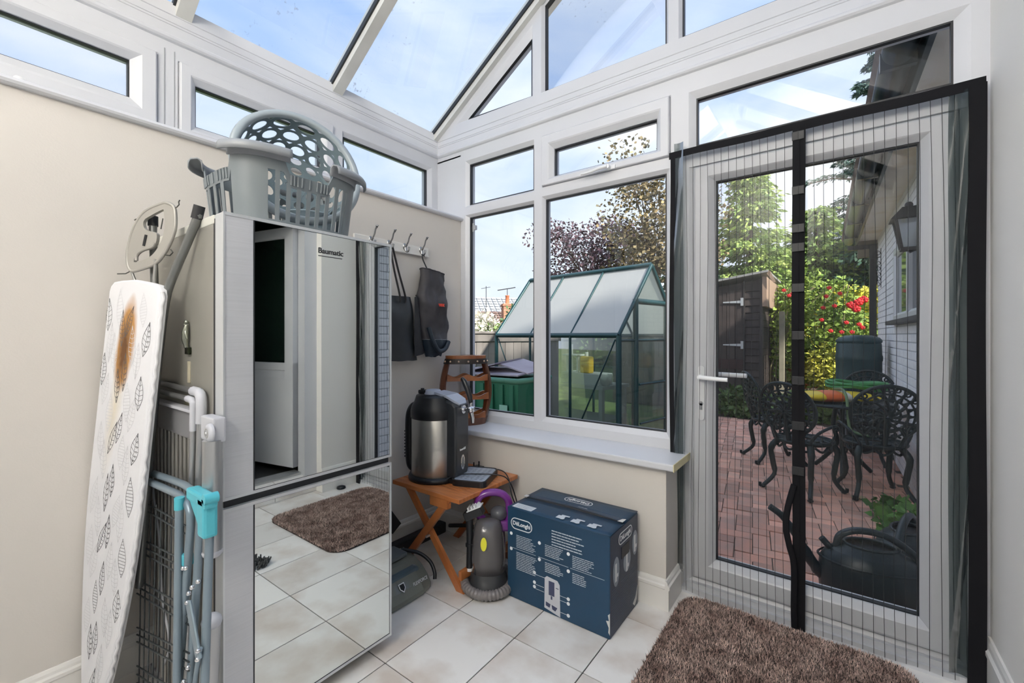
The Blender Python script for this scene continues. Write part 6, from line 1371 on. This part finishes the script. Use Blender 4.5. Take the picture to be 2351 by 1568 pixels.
for (xa,ya,za,xb,yb,zb,th_,wd) in [(q0-.2,q1,q2,q3-.2,q4,q5,q6,q7) for q0,q1,q2,q3,q4,q5,q6,q7 in [(-2.78,2.93,.885,-2.30,3.05,.905,.012,.50),(-2.62,3.0,.90,-2.22,3.12,.995,.012,.40),(-2.35,2.97,.900,-1.95,3.0,.905,.012,.36),(-2.22,3.08,.985,-1.92,3.14,.915,.012,.36)]]:
    m=MB(); m.add([(xa,ya,za),(xb,ya,zb),(xb,ya+wd,zb+.03),(xa,ya+wd,za+.03),(xa,ya,za+th_),(xb,ya,zb+th_),(xb,ya+wd,zb+.03+th_),(xa,ya+wd,za+.03+th_)],[(0,1,2,3),(4,5,6,7),(0,1,5,4),(1,2,6,5),(2,3,7,6),(3,0,4,7)]); obj('sheet',m,PC,PL_)
# neighbouring house over the fence
NH=thing('neighbour_house','neighbouring house with tiled roof beyond the fence','house',(-16.5,20.5,G))
RFM=mat('grey_roof_tile',(.55,.57,.60),.5,var=.3,vscale=6); RFB=mat('brown_roof_tile',(.30,.20,.17),.8,var=.3,vscale=5)
dirn=Vector((-.77,.64,0)).normalized()   # away from the camera
sidev=Vector((.64,.77,0)).normalized(); NC=Vector((-15.4,19.0,0))
def np_(a,b,z): v=NC+sidev*a+dirn*b; return (v.x,v.y,z)
def slabroof(a0,a1,b0,z0,b1,z1,m_,nm,nr,nc,par,cw):
    base=MB(); base.add([np_(a0,b0,z0-.05),np_(a1,b0,z0-.05),np_(a1,b1,z1-.05),np_(a0,b1,z1-.05)],[(0,1,2,3)]); obj(nm+'_base',base,m_,par,fix=False)
    t=MB()
    for r_ in range(nr):
        f0,f1=r_/nr,(r_+1.05)/nr
        for c_ in range(nc):
            q0=a0+(a1-a0)*c_/nc+.02; q1=a0+(a1-a0)*(c_+1)/nc-.02
            t.add([np_(q0,b0+(b1-b0)*f0,z0+(z1-z0)*f0+.04),np_(q1,b0+(b1-b0)*f0,z0+(z1-z0)*f0+.04),np_(q1,b0+(b1-b0)*f1,z0+(z1-z0)*f1),np_(q0,b0+(b1-b0)*f1,z0+(z1-z0)*f1),np_((q0+q1)/2,b0+(b1-b0)*f0,z0+(z1-z0)*f0+.11)],[(0,1,2,3),(0,4,3),(4,1,2),(0,1,4)])
    stuff(obj(nm,t,m_,par,fix=False))
slabroof(-5,4.0,3.0,2.55,5.5,3.85,RFM,'upper_roof',7,26,NH,.3); slabroof(-5,3.0,-.5,1.35,3.0,2.75,RFB,'lower_roof',9,22,NH,.3)
m=MB(); m.add([np_(-5,-.2,G),np_(4,-.2,G),np_(4,5.6,G),np_(-5,5.6,G),np_(-5,-.2,1.4),np_(4,-.2,1.4),np_(4,5.6,2.6),np_(-5,5.6,2.6)],[(0,1,2,3),(4,5,6,7),(0,1,5,4),(1,2,6,5),(2,3,7,6),(3,0,4,7)]); obj('house_wall',m,mat('red_brick_far',(.38,.20,.15),.8),NH)
cb=MB(); Mc=Matrix(((sidev.x,dirn.x,0,np_(.55,-1.0,0)[0]),(sidev.y,dirn.y,0,np_(.55,-1.0,0)[1]),(0,0,1,0),(0,0,0,1)))
chm=obj('chimney',MB().box(-.27,.27,-.27,.27,.5,2.95,Mc).box(-.32,.32,-.32,.32,2.80,2.90,Mc).box(-.40,.40,-.3,.3,.5,2.0,Mc),mat('chimney_brick',(.48,.22,.14),.8,var=.4,vscale=9),NH)
cb=MB(); rr=random.Random(3)
for r_ in range(12):
    for c_ in range(3): cb.box(-.27+.18*c_+.01-(.0),-.27+.18*c_+.17,-.285,-.268,2.0+.08*r_,2.065+.08*r_,Mc)
stuff(obj('chimney_bricks',cb,mat('chimney_brick_pale',(.58,.30,.20),.8,island=.3),chm))
obj('chimney_pot',MB().lathe([(.13,2.95),(.11,3.0),(.10,3.35),(.13,3.38),(.10,3.40)],14,M=Mc),mat('terracotta',(.60,.20,.10),.7),chm)
an=MB(); an.tube([np_(-.15,1.5,2.2),np_(-.15,1.5,4.15)],.02,5); an.tube([np_(-.45,1.5,4.0),np_(.1,1.5,4.1)],.015,5); an.tube([np_(.6,1.8,3.95),np_(1.7,1.8,4.15)],.03,5); an.tube([np_(1.2,1.8,3.0),np_(1.2,1.8,4.05)],.02,5)
stuff(obj('aerial',an,BLACKM,NH))
ws=thing('blossom_shrub','white-flowering shrub behind the fence','shrub',(-6.6,7.7,G)); foliage('blossom',ws,2200,blob(-6.75,7.65,1.30,.75,.6,.55,.2),.07,mat('blossom_white',(.80,.76,.66),.7,island=.2),91); foliage('leaves',ws,1500,blob(-6.5,7.9,1.15,.85,.6,.42,.2),.07,leafm('shrub_green',(.22,.33,.10)),92); obj('stems',MB().cyl((-6.6,7.7,G),(-6.6,7.7,1.1),.03,6),MATS['bark'],ws)
gs=thing('tall_shrub','tall feathery green shrub between the chimney and the greenhouse','shrub',(-5.9,8.3,G)); LM=leafm('feather_green',(.13,.24,.11))
for i,(x,y,z,rx,rz_) in enumerate([(-5.95,8.4,1.5,.45,.55),(-5.45,8.6,1.75,.4,.65),(-5.75,8.4,2.05,.10,.45),(-5.35,8.5,2.15,.08,.42),(-5.2,8.6,2.2,.08,.40)]): foliage('leaves',gs,1500 if i<2 else 350,blob(x,y,z,rx,rx,rz_,.1),.06,LM,95+i)
obj('stems',MB().cyl((-5.7,8.4,G),(-5.7,8.4,1.9),.03,6),MATS['bark'],gs)
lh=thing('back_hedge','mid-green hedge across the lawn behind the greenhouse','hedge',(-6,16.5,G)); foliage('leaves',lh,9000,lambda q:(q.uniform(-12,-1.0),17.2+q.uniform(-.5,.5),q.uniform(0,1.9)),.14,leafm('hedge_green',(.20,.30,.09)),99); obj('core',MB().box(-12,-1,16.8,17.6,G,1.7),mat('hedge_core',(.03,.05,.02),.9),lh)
